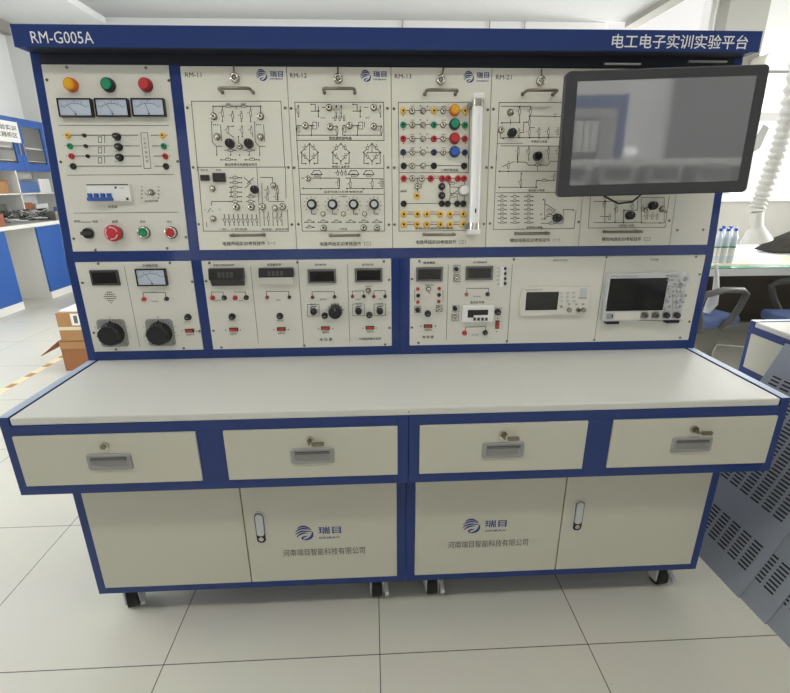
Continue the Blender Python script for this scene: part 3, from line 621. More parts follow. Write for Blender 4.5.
m.poly(cD, [(118, 412), (122, 445)]); m.poly(cD, [(128, 340), (148, 310)]); m.txt(cD, 'V', 104, 114, 325, h=.005); m.txt(cD, 'A', 155, 166, 330, h=.005); m.txt(cD, 'Y', 206, 218, 322, h=.005)
m.txt(cD, '一阶、二阶电路', 205, 412, 461, h=.006); m.txt(cD, '戴维南、诺顿定理', 516, 704, 461, h=.006)
m.screw(cA, [(76, 301), (695, 302)]); m.screw(cB, [(112, 78), (716, 78), (148, 438), (738, 440)]); m.done()
# RM-12
cA = crop(285, 60, 6.927); cB = crop(285, 155, 6.927); cC = crop(290, 90, 7.295)
m = module('circuit module RM-12 with a row of four black knobs with pale caps', -.3115, -.0215, 'RM-12', cA, (35, 150, 107), cA, (263, 480, 197), (367, 124), cB, (308, 508, 557), (242, 596, 615), '电路基础实训考核挂件（二）', (cA, 557, 110, 610, 703, 100, 135))
m.poly(cA, [(68, 293), (682, 293), (686, 560)], .0011); m.poly(cA, [(68, 293), (90, 693)], .0011); m.poly(cB, [(90, 0), (120, 527), (690, 527), (684, 0)], .0011); m.poly(cC, [(48, 368), (682, 368)], .0011); m.poly(cC, [(62, 572), (682, 572)], .0011); m.poly(cB, [(105, 272), (688, 272)], .0011)
m.spring(cA, [(303, 326), (615, 326), (140, 452), (312, 460), (446, 452), (615, 457)], 1.1)
for (x0, x1, y, yb) in ((50, 345, 260, 330), (385, 668, 260, 330)):
    m.poly(cC, [(x0+15, yb), (x0, yb), (x0, y), (x0+130, y)]); m.poly(cC, [(x1-60, y+5), (x1, y+5), (x1, yb), (x0+15, yb)]); m.res(cC, x1-2, 295, True); m.res(cC, x0+15, 290, True); m.dots(cC, [(x0+105, yb), (x0+15, yb), (x1-3, yb), (x0+105, y)], .002)
    m.poly(cC, [(x0+107, y), (x0+107, yb)]); m.box(cC, x0+115, y-25, x0+145, y+25, .001); m.poly(cC, [(x0+158, y-25), (x0+158, y+10)])
for x in (185, 490): m.poly(cC, [(x-30, 105), (x, 105), (x, 150)]); m.poly(cC, [(x-32, 155), (x+30, 155)]); m.poly(cC, [(x+22, 120), (x+22, 195)]); m.dots(cC, [(x+22, 195), (x-30, 105), (x+22, 150)], .002); m.poly(cC, [(x+50, 127), (x+80, 127)])
for x in (62, 340, 375, 660): m.poly(cC, [(x, 115), (x, 195)]); m.res(cC, x-4, 150, True); m.dots(cC, [(x, 115), (x, 195)], .0018)
for x in (330, 362, 395): m.res(cC, x, 210, True, .01, .004)
for x in (240, 565): m.txt(cC, '1kΩ', x-16, x+16, 202, h=.004)
m.txt(cC, '受控源实验电路', 284, 450, 352, bold=.01)
for x in (143, 371, 598):
    m.poly(cC, [(x, 392), (x+62, 455), (x, 520), (x-62, 455), (x, 392)]); m.dots(cC, [(x, 392), (x+62, 455), (x, 520), (x-62, 455), (x-28, 537), (x+35, 537)], .0021); m.poly(cC, [(x-58, 460), (x-58, 537), (x-28, 537)]); m.poly(cC, [(x+60, 460), (x+60, 537), (x+35, 537)]); m.poly(cC, [(x, 520), (x, 543)])
    for dx, dy in ((-32, 424), (32, 424), (-32, 488), (32, 488)): m.res(cC, x+dx, dy, True, .008, .0045)
m.poly(cC, [(143, 392), (143, 520)]); m.poly(cC, [(560, 455), (660, 455)]); m.poly(cC, [(598, 392), (598, 455)])
m.txt(cC, '电阻Y-Δ变换', 306, 436, 559, h=.0065, bold=.006)
for x in (220, 475, 580): m.poly(cB, [(x-40, 135), (x-18, 108), (x+20, 108), (x+38, 135), (x-40, 135)]); m.res(cB, x, 145); m.dots(cB, [(x-30, 135), (x+32, 135), (x-18, 108)], .0018)
m.poly(cB, [(115, 160), (378, 160), (378, 232), (120, 232)]); m.poly(cB, [(420, 160), (678, 165), (678, 232), (425, 232)]); m.poly(cB, [(450, 165), (455, 232)]); m.poly(cB, [(605, 165), (605, 232)]); m.res(cB, 370, 195, True); m.res(cB, 453, 205, True); m.res(cB, 605, 200, True); m.res(cB, 665, 200, True)
for x in (365, 393, 420): m.res(cB, x, 128, True, .009, .0045); m.dots(cB, [(x, 115)], .0016)
m.dots(cB, [(245, 160), (247, 235), (125, 230), (370, 230), (430, 232), (543, 235), (605, 232)], .002); m.spring(cB, [(158, 162)], 1.0)
m.txt(cB, '谐振电路与互感电路实验', 268, 540, 255, h=.0062, bold=.006)
m.knob(cB, [(183, 341), (328, 341), (474, 341), (617, 341)], .0145, .016, 'knob', False, 'lightgrey')
for x in (183, 328, 474, 617):
    q = m.at(cB(x, 345))
    for i in range(9):
        a = math.radians(-40+i*32.5); m.pr.line([(q[0]+.0195*math.cos(a), q[1]+.0195*math.sin(a)), (q[0]+.0235*math.cos(a), q[1]+.0235*math.sin(a))], .0009)
    m.poly(cB, [(x, 380), (x, 408), (x+30, 408)]); m.txt(cB, '×1', x+10, x+28, 412, h=.004)
m.toggle(cB, [(262, 408), (404, 408), (552, 408)], 1.0); m.spring(cB, [(266, 505), (545, 503), (637, 503)], 1.15)
m.txt(cB, '十进制', 372, 428, 287, h=.0055)
for x in (170, 265, 357, 455, 545, 637): m.poly(cB, [(x-32, 466), (x+32, 466)]); m.dots(cB, [(x-32, 466), (x+32, 466)], .0018); m.res(cB, x, 462)
m.poly(cB, [(140, 503), (205, 503)]); m.res(cB, 172, 500); m.txt(cB, '元件箱', 378, 430, 512, h=.006)
m.screw(cA, [(41, 334), (710, 334)]); m.screw(cB, [(62, 88), (714, 86), (92, 480), (720, 483)]); m.done()
# RM-13
m = module('circuit module RM-13 with four coloured lamps and a white tube lamp', -.020, .2655, 'RM-13', cA := crop(385, 60, 6.927), (68, 182, 113), cA, (288, 505, 208), (388, 133, .008), cB := crop(385, 155, 6.927), (280, 488, 552), (215, 560, 603), '电路基础实训考核挂件（三）', (cA, 578, 117, 634, 720, 107, 145))
m.poly(cA, [(92, 293), (590, 293)], .0011); m.poly(cA, [(92, 293), (97, 690)], .0011); m.poly(cB, [(97, 0), (97, 528), (575, 522)], .0011); m.poly(cA, [(587, 293), (580, 690)], .0011); m.poly(cB, [(578, 0), (578, 122), (97, 122)], .0011)
for y, col, lens, ring in ((350, 'yellowpale', 'yellow', 'orange'), (447, 'green', 'green', 'black'), (544, 'red', 'red', 'darkred'), (638, 'socketblue', 'bluelens', 'socketblue')):
    m.poly(cA, [(127, y), (555, y)]); m.jack(cA, col, [(127, y), (340, y), (555, y+1)], .0072); m.spring(cA, [(190, y)], 1.0); m.spring(cA, [(405, y)], 1.0); m.toggle(cA, [(265, y)], 1.1)
    m.dots(cA, [(245, y-32), (293, y-30), (127, y+35), (557, y+33)], .0018)
    m.lamp(cA, (487, y-8 if y < 500 else y-6), lens, r=.0122, ring=ring, h=.015); m.poly(cA, [(392, y-30), (420, y-30)], .0009); m.poly(cA, [(180, y-30), (203, y-30)], .0009)
y = 74; m.poly(cB, [(127, y), (550, y)]); m.jack(cB, 'black', [(130, y), (340, y), (550, y)], .0075); m.spring(cB, [(190, y)], 1.0); m.toggle(cB, [(265, y)], 1.1)
m.txt(cB, '三相负载电路', 388, 508, 105, bold=.008)
m.poly(cB, [(130, 162), (550, 162)]); m.jack(cB, 'red', [(130, 162), (318, 162), (397, 162), (441, 162), (507, 162), (550, 162)], .0075); m.spring(cB, [(190, 160), (257, 162), (225, 215)], 1.05)
m.poly(cB, [(225, 162), (225, 280)]); m.jack(cB, 'yellowpale', [(221, 282)], .0078); m.dots(cB, [(225, 162), (225, 240)], .002); m.poly(cB, [(252, 200), (252, 232)], .001); m.poly(cB, [(105, 255), (150, 255)], .001); m.txt(cB, '镇流器', 107, 150, 247, h=.005); m.txt(cB, '日光灯', 340, 383, 148, h=.005)
m.poly(cB, [(130, 336), (545, 336)]); m.jack(cB, 'black', [(130, 337), (395, 337), (437, 337), (502, 337), (545, 337)], .0075)
m.fuse(cB, [(397, 217), (397, 280)])
m.poly(cB, [(397, 170), (397, 330)]); m.poly(cB, [(437, 175), (450, 220), (515, 225)]); m.poly(cB, [(450, 200), (450, 265), (500, 268), (502, 330)]); m.poly(cB, [(440, 330), (455, 275), (515, 240)]); m.poly(cB, [(550, 170), (548, 330)]); m.res(cB, 465, 197); m.res(cB, 465, 290); m.box(cB, 508, 228, 522, 262, .001)
m.put('starter', 'lamp_starter', cB, 550, 243, .02, lambda k: (k.knob((0, 0, 0), .004, .0165, 'greyplastic', 22), k.knob((0, -.004, 0), .022, .0135, 'white', 22, .0128)))
for y in (410, 481):
    xs = [130, 224, 291, 384, 451, 543]; m.jack(cB, 'yellowpale', [(x, y) for x in xs], .0082)
    for i in (0, 2, 4): m.poly(cB, [(xs[i], y), (xs[i+1], y)]); m.txt(cB, '220V/1.5', xs[i]+24, xs[i+1]-24, y-16, h=.0045)
m.txt(cB, '单相变压器及电容器组', 208, 470, 508, h=.0068, bold=.006)
# fluorescent tube on two end holders
a = m.at(cA(642, 265), .04); b_ = m.at(cB(622, 522), .04); tx = (a[0]+b_[0])/2
lt = MB().cyl((tx, -.036, b_[1]+.012), (tx, -.036, a[1]-.012), .0155, 'tubeglass', 24).build('lamp_tube', m.root)
for z, s_ in ((a[1], 1), (b_[1], -1)):
    MB().cyl((tx, -.036, z-.004*s_), (tx, -.036, z-.022*s_), .0165, 'chrome', 24).build('tube_cap', lt)
    h_ = MB().box((tx-.017, -.052, min(z-.004*s_, z+.012*s_)), (tx+.017, 0, max(z-.004*s_, z+.012*s_)), 'white').box((tx-.024, -.014, min(z-.02*s_, z-.004*s_)), (tx+.006, 0, max(z-.02*s_, z-.004*s_)), 'greyplastic'); h_.build('tube_holder', m.root, bevel=.004)
MB().box((tx-.002, -.0525, b_[1]+.05), (tx+.002, -.0519, b_[1]+.062), 'ink').build('tube_mark', lt)
m.screw(cA, [(62, 336), (714, 344)]); m.screw(cB, [(65, 88), (704, 86), (66, 482), (686, 478)]); m.done()
# RM-21
m = module('circuit module RM-21, partly behind the left side of the monitor', .267, .5585, 'RM-21', cA := crop(485, 60, 6.87), (75, 182, 118), cA, (290, 505, 207), (388, 140), cB := crop(485, 155, 6.87), (240, 450, 540), (172, 512, 585), '模拟电路实训考核挂件（一）', None)
m.poly(cA, [(540, 292), (97, 292), (78, 690)], .0011); m.poly(cB, [(78, 0), (57, 512), (612, 504), (625, 380)], .0011); m.poly(cB, [(75, 260), (490, 256)], .0011); m.poly(cA, [(82, 575), (258, 572)], .001)
m.poly(cA, [(110, 318), (312, 318), (312, 385)]); m.poly(cA, [(237, 318), (237, 428), (110, 432)]); m.poly(cA, [(305, 385), (522, 388)]); m.poly(cA, [(305, 385), (305, 530)]); m.poly(cA, [(110, 535), (510, 530)]); m.poly(cA, [(265, 425), (265, 497), (232, 500)]); m.poly(cA, [(232, 485), (232, 535)]); m.poly(cA, [(105, 490), (105, 535), (130, 540)]); m.poly(cA, [(265, 428), (302, 428)]); m.poly(cA, [(305, 465), (340, 465)])
for x, y in ((237, 355), (312, 355), (305, 498), (305, 430), (500, 495), (232, 500)): m.res(cA, x, y, True)
for x in (370, 435): m.poly(cA, [(x, 465), (x, 530)]); m.res(cA, x, 495, True)
m.dots(cA, [(237, 320), (305, 388), (237, 428), (115, 432), (232, 530), (305, 535), (370, 535), (435, 535), (125, 540), (480, 388)], .0022); m.poly(cA, [(175, 410), (175, 445)]); m.txt(cA, 'OUT', 470, 495, 372, h=.004)
m.txt(cA, '单管放大电路', 318, 428, 560, h=.007, bold=.008)
m.toggle(cA, [(178, 355)], 1.2); m.spring(cA, [(115, 478)], 1.1); m.knob(cA, [(192, 497), (368, 658)], .0125, .018)
m.poly(cA, [(110, 590), (510, 592)]); m.poly(cA, [(300, 592), (300, 690)]); m.poly(cA, [(436, 592), (436, 690)]); m.poly(cA, [(225, 600), (225, 690)]); m.res(cA, 300, 628, True); m.res(cA, 436, 628, True); m.res(cA, 228, 628, True); m.res(cA, 500, 628, True)
m.poly(cB, [(98, 112), (498, 112)]); m.poly(cB, [(222, 0), (222, 48), (280, 50), (300, 70), (430, 70), (450, 42), (500, 45)]); m.poly(cB, [(360, 65), (360, 112)]); m.poly(cB, [(98, 222), (350, 222), (352, 175), (475, 175)]); m.poly(cB, [(248, 125), (245, 222)]); m.res(cB, 245, 190, True); m.res(cB, 408, 175); m.res(cB, 475, 155, True); m.res(cB, 360, 68); m.res(cB, 160, 75, True); m.poly(cB, [(120, 80), (200, 45)]); m.dots(cB, [(98, 112), (98, 222), (245, 222), (250, 128), (160, 112), (352, 222), (222, 48)], .0024)
m.txt(cB, '差动放大电路', 298, 410, 243, h=.007, bold=.006)
for r_ in range(7):
    for k, x in enumerate((118, 205, 300)): y = 285+r_*30; m.poly(cB, [(x-28, y), (x+28, y)]); m.res(cB, x, y, False, .011, .0045); m.dots(cB, [(x-28, y), (x+28, y)], .0017)
m.poly(cB, [(410, 305), (410, 440)]); m.poly(cB, [(410, 335), (485, 378), (410, 440)]); m.res(cB, 440, 380); m.res(cB, 440, 415); m.poly(cB, [(385, 470), (535, 468), (538, 375), (605, 375)]); m.res(cB, 455, 470); m.poly(cB, [(385, 440), (410, 440)]); m.dots(cB, [(410, 440), (400, 308), (605, 380), (385, 408)], .0022)
m.knob(cB, [(505, 432)], .013, .018); m.txt(cB, '运算放大电路', 283, 395, 497, h=.007, bold=.008)
m.screw(cA, [(60, 336)]); m.screw(cB, [(48, 85), (35, 470), (645, 460)]); m.done()
# RM-22 (mostly behind the monitor)
cC = crop(600, 185, 6.32)
m = module('circuit module at the right end of the rack, mostly hidden behind the monitor', .56, .850, 'RM-22', crop(485, 60, 6.87), (690, 790, 118), crop(485, 60, 6.87), (905, 1110, 203), (1010, 136), cC, (68, 276, 296), (12, 318, 342), '模拟电路实训考核挂件（二）', None)
m.poly(cC, [(-75, 272), (410, 268), (437, 70)], .0011); m.poly(cC, [(-75, 272), (-60, 60)], .0011)
m.box(cC, 260, 80, 405, 240); m.poly(cC, [(-40, 238), (260, 236)]); m.poly(cC, [(-40, 105), (215, 100)]); m.poly(cC, [(95, 110), (95, 236)]); m.poly(cC, [(240, 75), (235, 160), (150, 160), (148, 236)]); m.poly(cC, [(0, 200), (70, 200)]); m.poly(cC, [(30, 75), (30, 236)])
for x, y in ((105, 155), (270, 150), (30, 125), (205, 135), (295, 200), (330, 200), (360, 200), (60, 205)): m.res(cC, x, y, True)
m.dots(cC, [(95, 236), (148, 236), (150, 160), (378, 240), (260, 236), (30, 105)], .0024); m.txt(cC, '功率放大电路', 118, 215, 256, h=.0075, bold=.006)
m.knob(cC, [(345, 130), (200, 192)], .0125, .018); m.toggle(cC, [(400, 152)], 1.3); m.spring(cC, [(300, 158)], 1.0); m.screw(cC, [(440, 225)]); m.done()
# plain blanking strip at the right end
p = Panel('blank_panel', 'plain blanking panel at the right end of the rack beside the right post', 'panel', .8515, .9735, .0405, .5385); p.screw(cC, [(492, 285), (655, 282)]); p.done()

# ------------------------------------------------------------------ lower console panels
Z0, Z1 = .7775, 1.0615
c = crop(70, 250, 5.643)
p = Panel('transformer_panel', 'lower left console panel with two big black dials, a dark display and one needle meter', 'control panel', -.9735, -.633, Z0, Z1, False)
p.display(c, 200, 155, 160, 86, 'darkgrey', d=.006); p.meter(c, ((362, 107), (532, 107), (551, 203), (382, 203)), -.2)
for r_, n_ in enumerate((3, 5, 7, 6, 3, 1)):
    for i in range(n_): p.dots(c, [(222+r_*2+(i-(n_-1)/2)*10.5, 238+r_*12)], .002)
p.poly(c, [(305, 88), (395, 545)], .0009); p.txt(c, '交流电压表', 408, 496, 88, bold=.006)
p.poly(c, [(413, 270), (413, 240), (538, 240), (541, 270)]); p.txt(c, '450V', 458, 490, 238, h=.0045); p.txt(c, '0-450V', 462, 498, 290, h=.004); p.post(c, 'red', [(413, 280)]); p.post(c, 'black', [(541, 278)])
for quad, kx, ky in ((((147, 390), (312, 390), (335, 545), (178, 545)), 230, 468), (((418, 388), (577, 390), (603, 541), (450, 540)), 508, 468)):
    P = [p.at(c(*q)) for q in quad]; x0 = (P[0][0]+P[3][0])/2; x1 = (P[1][0]+P[2][0])/2; z1 = (P[0][1]+P[1][1])/2; z0 = (P[2][1]+P[3][1])/2; cx, cz = (x0+x1)/2, (z0+z1)/2
    o = MB().prism(rrect(x1-x0, z1-z0, .012, 5, cx, cz), -.003, 0, 'plate').build('variac_dial', p.root, bevel=.001)
    sc = MB()
    for i in range(25):
        a = math.radians(-45+i*11.25); sc.line([(cx+.041*math.cos(a), cz+.041*math.sin(a)), (cx+(.046 if i % 4 else .049)*math.cos(a), cz+(.046 if i % 4 else .049)*math.sin(a))], .0009, 'ink', -.0034)
    for i in range(0, 9): a = math.radians(225-i*33.75); sc.text(str(i*30+10), cx+.0525*math.cos(a)-.0028, cx+.0525*math.cos(a)+.0028, cz+.0525*math.sin(a), 'ink', h=.003, y=-.0034)
    sc.build('scale', o)
    n = 36; V = []; K = MB(); R_ = .037
    for yy, k in ((-.003, 1.0), (-.006, 1.0), (-.008, .93), (-.030, .88), (-.034, .8)): V += [(cx+R_*k*(1+(.05 if (i % 3 == 0) and yy < -.007 and yy > -.031 else 0))*math.cos(2*PI*i/n), yy, cz+R_*k*(1+(.05 if (i % 3 == 0) and yy < -.007 and yy > -.031 else 0))*math.sin(2*PI*i/n)) for i in range(n)]
    K.add(V, [(q*n+i, q*n+(i+1) % n, (q+1)*n+(i+1) % n, (q+1)*n+i) for q in range(4) for i in range(n)]+[tuple(range(4*n, 5*n))], 'black'); K.prism([(cx-.005, cz+R_*.95), (cx+.005, cz+R_*.95), (cx, cz+R_*1.12)], -.008, -.003, 'black'); K.build('variac_knob', o)
p.fuse(c, [(660, 383)]); p.txt(c, 'FU', 648, 672, 405, h=.004); p.rocker(c, [(673, 457)]); p.txt(c, '电源开关', 655, 702, 478, h=.005); p.dots(c, [(633, 456), (714, 458)], .0016)
p.screw(c, [(157, 78), (562, 74), (68, 186), (688, 180), (132, 468), (728, 459), (258, 562), (640, 556)]); p.done('panel_print')

# middle panel
c = crop(195, 250, 6.933); d = crop(295, 250, 6.927)
p = Panel('meter_panel', 'lower middle console panel with four digital displays and four red rocker switches', 'control panel', -.6015, -.026, Z0, Z1, False)
def hood(cx0, cx1, y0, ym, y1, lower, upper='black'):
    a = p.at(c(cx0, y0), .02); b_ = p.at(c(cx1, y0), .02); zm = p.at(c(cx0, ym), .022)[1]; z0 = p.at(c(cx0, y1), .01)[1]; z1 = a[1]
    o = MB().prismx([(0, z1), (-.018, z1), (-.024, zm), (0, zm)], a[0], b_[0], upper).build('instrument', p.root, bevel=.001)
    MB().prismx([(0, zm), (-.024, zm), (-.012, z0), (0, z0)], a[0]+.003, b_[0]-.003, lower).build('lower_housing', o, bevel=.001)
    sc = MB(); w_ = b_[0]-a[0]; h_ = z1-zm
    for i in range(4): x = a[0]+w_*(.27+.12*i); sc.add([(x, -.0205-.0008, zm+h_*.72), (x+w_*.085, -.0213, zm+h_*.72), (x+w_*.085, -.0236, zm+h_*.2), (x, -.0236, zm+h_*.2)], [(3, 2, 1, 0)], 'digits')
    sc.build('display_window', o)
hood(87, 330, 133, 208, 250, 'darkgrey'); hood(437, 677, 130, 192, 245, 'panel')
p.txt(c, '智能交流电压电流表', 127, 273, 104, bold=.006); p.txt(c, '直流毫安表', 500, 598, 101, bold=.006)
p.txt(d, '直流电压表', 135, 216, 101, bold=.006); p.txt(d, '直流电流表', 465, 545, 101, bold=.006)
p.poly(c, [(113, 322), (113, 291), (195, 291), (195, 322)]); p.poly(c, [(272, 291), (350, 291), (350, 322)]); p.poly(c, [(495, 320), (495, 287), (650, 287), (650, 320)])
p.txt(c, '300V', 135, 182, 350, h=.0045); p.txt(c, '5A', 305, 335, 350, h=.0045); p.txt(c, '2A', 562, 595, 347, h=.0045)
p.post(c, 'red', [(118, 335), (275, 335)], .0075); p.post(c, 'black', [(198, 335), (352, 333)], .0078); p.post(c, 'darkred', [(497, 332)], .0055); p.post(c, 'black', [(652, 330)], .0055)
p.fuse(c, [(252, 467), (585, 463)]); p.rocker(c, [(267, 553), (597, 550)]); p.txt(c, '电源开关', 243, 288, 582, h=.005); p.txt(c, '电源开关', 575, 624, 578, h=.005); p.txt(c, 'FU1', 235, 275, 491, h=.004); p.txt(c, 'FU2', 570, 612, 489, h=.004)
p.dots(c, [(213, 555), (315, 555), (547, 552), (648, 552)], .002)
p.poly(c, [(385, 115), (440, 645)], .0009); p.poly(d, [(18, 60), (62, 660)], .0009); p.poly(d, [(362, 100), (380, 640)], .0009)
p.display(d, 187, 180, 195, 98); p.display(d, 510, 172, 190, 96)
p.poly(d, [(120, 318), (118, 288), (273, 288), (273, 318)]); p.poly(d, [(398, 315), (397, 285), (476, 283), (476, 315)]); p.poly(d, [(547, 315), (547, 282), (624, 280), (624, 312)]); p.txt(d, '200V', 172, 220, 342, h=.0045); p.txt(d, '20mA', 418, 455, 340, h=.0045); p.txt(d, '2A', 580, 604, 338, h=.0045); p.txt(d, '电流切换', 485, 535, 250, h=.005)
p.post(d, 'darkred', [(120, 330), (398, 325), (547, 325)], .0055); p.post(d, 'black', [(273, 328), (476, 325), (624, 325)], .0055); p.toggle(d, [(508, 282)], 1.15)
for x, y in ((127, 415), (440, 412), (588, 412)): p.box(d, x-40, y-38, x+40, y+42, .001); p.knob(d, [(x, y+16)], .0105, .015); p.poly(d, [(x-20, y-10), (x-12, y-22), (x+20, y-24)], .002); p.txt(d, '粗调', x-20, x+20, y-40, h=.005)
p.knob(d, [(277, 435)], .0215, .022, 'range_knob'); p.txt(d, '量程选择', 250, 305, 376, h=.0055)
q = p.at(d(277, 435))
for i in range(7): a = math.radians(20+i*23); p.pr.line([(q[0]+.026*math.cos(a), q[1]+.026*math.sin(a)), (q[0]+.031*math.cos(a), q[1]+.031*math.sin(a))], .0012)
p.fuse(d, [(204, 460), (515, 455)]); p.rocker(d, [(210, 543), (519, 540)]); p.txt(d, '电源开关', 188, 240, 572, h=.005); p.txt(d, '电源开关', 496, 545, 567, h=.005); p.txt(d, '电 压 源', 172, 258, 620, bold=.008); p.txt(d, '可调直流稳压电源', 443, 595, 614, bold=.008); p.dots(d, [(163, 545), (262, 545), (468, 541), (562, 540)], .002)
p.screw(c, [(98, 90), (709, 87), (75, 217), (126, 561), (182, 677)]); p.screw(d, [(616, 80), (652, 207), (655, 541), (64, 664), (624, 656)]); p.done('panel_print')

# right panel
c = crop(400, 250, 6.87); d = crop(505, 245, 3.854)
p = Panel('source_panel', 'lower right console panel holding two digital displays, a counter and two bench instruments', 'control panel', .0325, .9735, Z0, Z1, False)
p.display(c, 201, 165, 182, 97); p.display(c, 543, 157, 186, 95)
p.txt(c, '恒流源表', 160, 242, 88, bold=.008); p.txt(c, '信号源频率表', 500, 598, 84, bold=.008); p.txt(c, '直流信号源', 482, 578, 359, bold=.008)
p.poly(c, [(332, 100), (318, 615)], .0009); p.poly(c, [(772, 95), (738, 625)], .0009)
p.jack(c, 'rockerred', [(123, 270), (271, 267), (123, 360), (268, 356)], .0046); p.toggle(c, [(197, 270)], 1.15); p.jack(c, 'black', [(126, 315), (270, 311)], .005); p.txt(c, '量程切换', 172, 228, 240, h=.0055); p.poly(c, [(100, 275), (100, 355)], .0009); p.poly(c, [(295, 275), (295, 350)], .0009)
p.box(c, 100, 388, 142, 430, .001); p.box(c, 248, 380, 290, 422, .001); p.knob(c, [(122, 415)], .0075, .012); p.spring(c, [(268, 408)], 1.1)
p.fuse(c, [(193, 442)]); p.rocker(c, [(193, 525)]); p.txt(c, '电源开关', 168, 220, 550, h=.005); p.txt(c, '电 流 源', 155, 230, 597, bold=.008); p.dots(c, [(143, 523), (242, 522)], .0024)
p.box(c, 368, 105, 412, 152, .001); p.knob(c, [(390, 133)], .0068, .012); p.box(c, 368, 172, 412, 218, .001); p.spring(c, [(390, 199)], .95); p.txt(c, '幅度', 372, 408, 168, h=.0045)
p.box(c, 362, 383, 405, 425, .001); p.knob(c, [(381, 406)], .007, .012); p.box(c, 355, 442, 400, 486, .001); p.spring(c, [(378, 465)], .95)
p.poly(c, [(458, 300), (460, 263), (607, 263), (607, 298)]); p.post(c, 'rockerred', [(459, 309)], .0058); p.post(c, 'black', [(605, 307)], .0068); p.txt(c, '信号输出', 502, 552, 320, h=.005)
a = p.at(c(692, 115)); b_ = p.at(c(710, 255)); MB().box((a[0], -.004, b_[1]), (b_[0], 0, a[1]), 'white').build('slide_switch', p.root, bevel=.001)
for y in (128, 163, 198, 232): p.jack(c, 'darkgrey', [(723, y)], .0042)
for i in range(5): p.txt(c, ['正弦', '三角', '方波', '脉冲', '直流'][i], 664, 682, 122+i*28, h=.0045)
a = p.at(c(432, 385), .012); b_ = p.at(c(640, 495), .012)
o = MB().box((a[0], -.014, b_[1]), (b_[0], 0, a[1]), 'white').build('digital_counter', p.root, bevel=.003)
e = lambda X, Y: p.at(c(X, Y), .014)
q0, q1 = e(466, 412), e(604, 446); s_ = MB().box((q0[0], -.0146, q1[1]), (q1[0], -.014, q0[1]), 'display'); q2 = e(462, 465); s_.box((q0[0], -.0146, q2[1]), (q0[0]+.02, -.014, q1[1]), 'display'); s_.build('display_window', o)
for i in range(4): q = e(512+i*27, 474); MB().cbox((q[0], -.0155, q[1]), (.0075, .003, .009), 'darkgrey').build('counter_key', o)
p.fuse(c, [(677, 431)]); p.txt(c, 'FU3', 655, 700, 400, h=.005); p.rocker(c, [(670, 514)], True); p.dots(c, [(665, 560), (672, 470)], .002)
for i in range(4): p.dots(c, [(700, 490+i*17)], .0012)
p.poly(c, [(448, 560), (450, 530), (588, 526), (588, 558)]); p.post(c, 'red', [(446, 574)], .0082); p.post(c, 'black', [(589, 571)], .0082); p.txt(c, '±12V', 492, 540, 583, h=.005)
p.screw(c, [(133, 78), (83, 200), (82, 535), (128, 640), (783, 67), (735, 628)]); p.screw(d, [(392, 48), (738, 46), (752, 113), (712, 296), (676, 358), (345, 366), (35, 55), (8, 372)])
p.poly(d, [(388, 60), (345, 360)], .001); p.txt(d, '函数信号发生器', 185, 240, 59, h=.0065); p.txt(d, '示波器', 560, 592, 56, h=.0065); p.done('panel_print')

# bench instruments set into the right panel
def fit(cr, quad, h):
    P = [at_y(*cr(*q), D-h) for q in quad]; return (P[0].x+P[3].x)/2, (P[1].x+P[2].x)/2, (P[2].z+P[3].z)/2, (P[0].z+P[1].z)/2
c = crop(510, 265, 8.316); x0, x1, z0, z1 = fit(c, ((98, 183), (678, 183), (655, 420), (82, 430)), .012); cx = (x0+x1)/2
t = thing('signal_generator', 'small cream signal generator with a dark screen set left of the oscilloscope', 'signal generator', (cx, D, z0))
w_, h_ = x1-x0, z1-z0
def gx(X, Y, h=.012): P = at_y(*c(X, Y), D-h); return P.x-cx, P.z-z0
MB().prism([(-w_/2+.004, 0), (-w_*.12, .001), (-w_*.07, .004), (w_*.10, .004), (w_*.14, 0), (w_/2-.01, 0), (w_/2, h_*.3), (w_/2, h_*.85), (w_/2-.006, h_), (w_*.02, h_), (0, h_+.0015), (-w_*.14, h_+.0015), (-w_*.16, h_), (-w_/2+.005, h_), (-w_/2-.003, h_*.5)], -.012, -.0005, 'panel').build('case', t, bevel=.003)
a, b_ = gx(138, 226), gx(390, 373); MB().box((a[0], -.0128, b_[1]), (b_[0], -.012, a[1]), 'blackgloss').build('screen', t)
pr = MB(); a = gx(122, 207); pr.text('SIGNAL GENERATOR', a[0], gx(268, 207)[0], a[1], 'midgrey', h=.0045, y=-.0126); a = gx(575, 275); b_ = gx(645, 192); pr.rect(a, b_, 'lightgrey', -.0124); pr.line([(a[0]-.002, a[1]), (b_[0], a[1])], .0015, 'ink', -.0126); pr.build('face_print', t)
for i, x in enumerate((428, 478, 530)):
    for j, y in enumerate((232, 265, 300)): q = gx(x, y); MB().cbox((q[0], -.0135, q[1]), (.0085, .003, .006), 'lightgrey').build('button', t)
for x in (490, 550, 606): q = gx(x, 325); MB().cbox((q[0], -.0135, q[1]), (.007, .003, .0042), 'greyplastic').build('button', t)
for x, col in ((490, 'greyplastic'), (565, 'black'), (608, 'greyplastic')):
    q = gx(x, 372); MB().knob((q[0], -.012, q[1]), .008, .0072, 'nickel', 16).knob((q[0], -.02, q[1]), .001, .0045, col, 12).build('bnc_socket', t)
q = gx(425, 345); MB().knob((q[0], -.012, q[1]), .004, .0042, 'greyplastic', 14).build('button', t)
c = crop(595, 260, 7.524); x0, x1, z0, z1 = fit(c, ((108, 103), (705, 95), (655, 455), (58, 462)), .02); cx = (x0+x1)/2
t = thing('oscilloscope', 'oscilloscope with a large dark screen and two black probe sockets set in the right panel', 'oscilloscope', (cx, D, z0)); w_, h_ = x1-x0, z1-z0
def gx(X, Y, h=.02): P = at_y(*c(X, Y), D-h); return P.x-cx, P.z-z0
MB().prism(rrect(w_, h_, .005, 4, 0, h_/2), -.02, -.0005, 'lightgrey').build('case', t, bevel=.002)
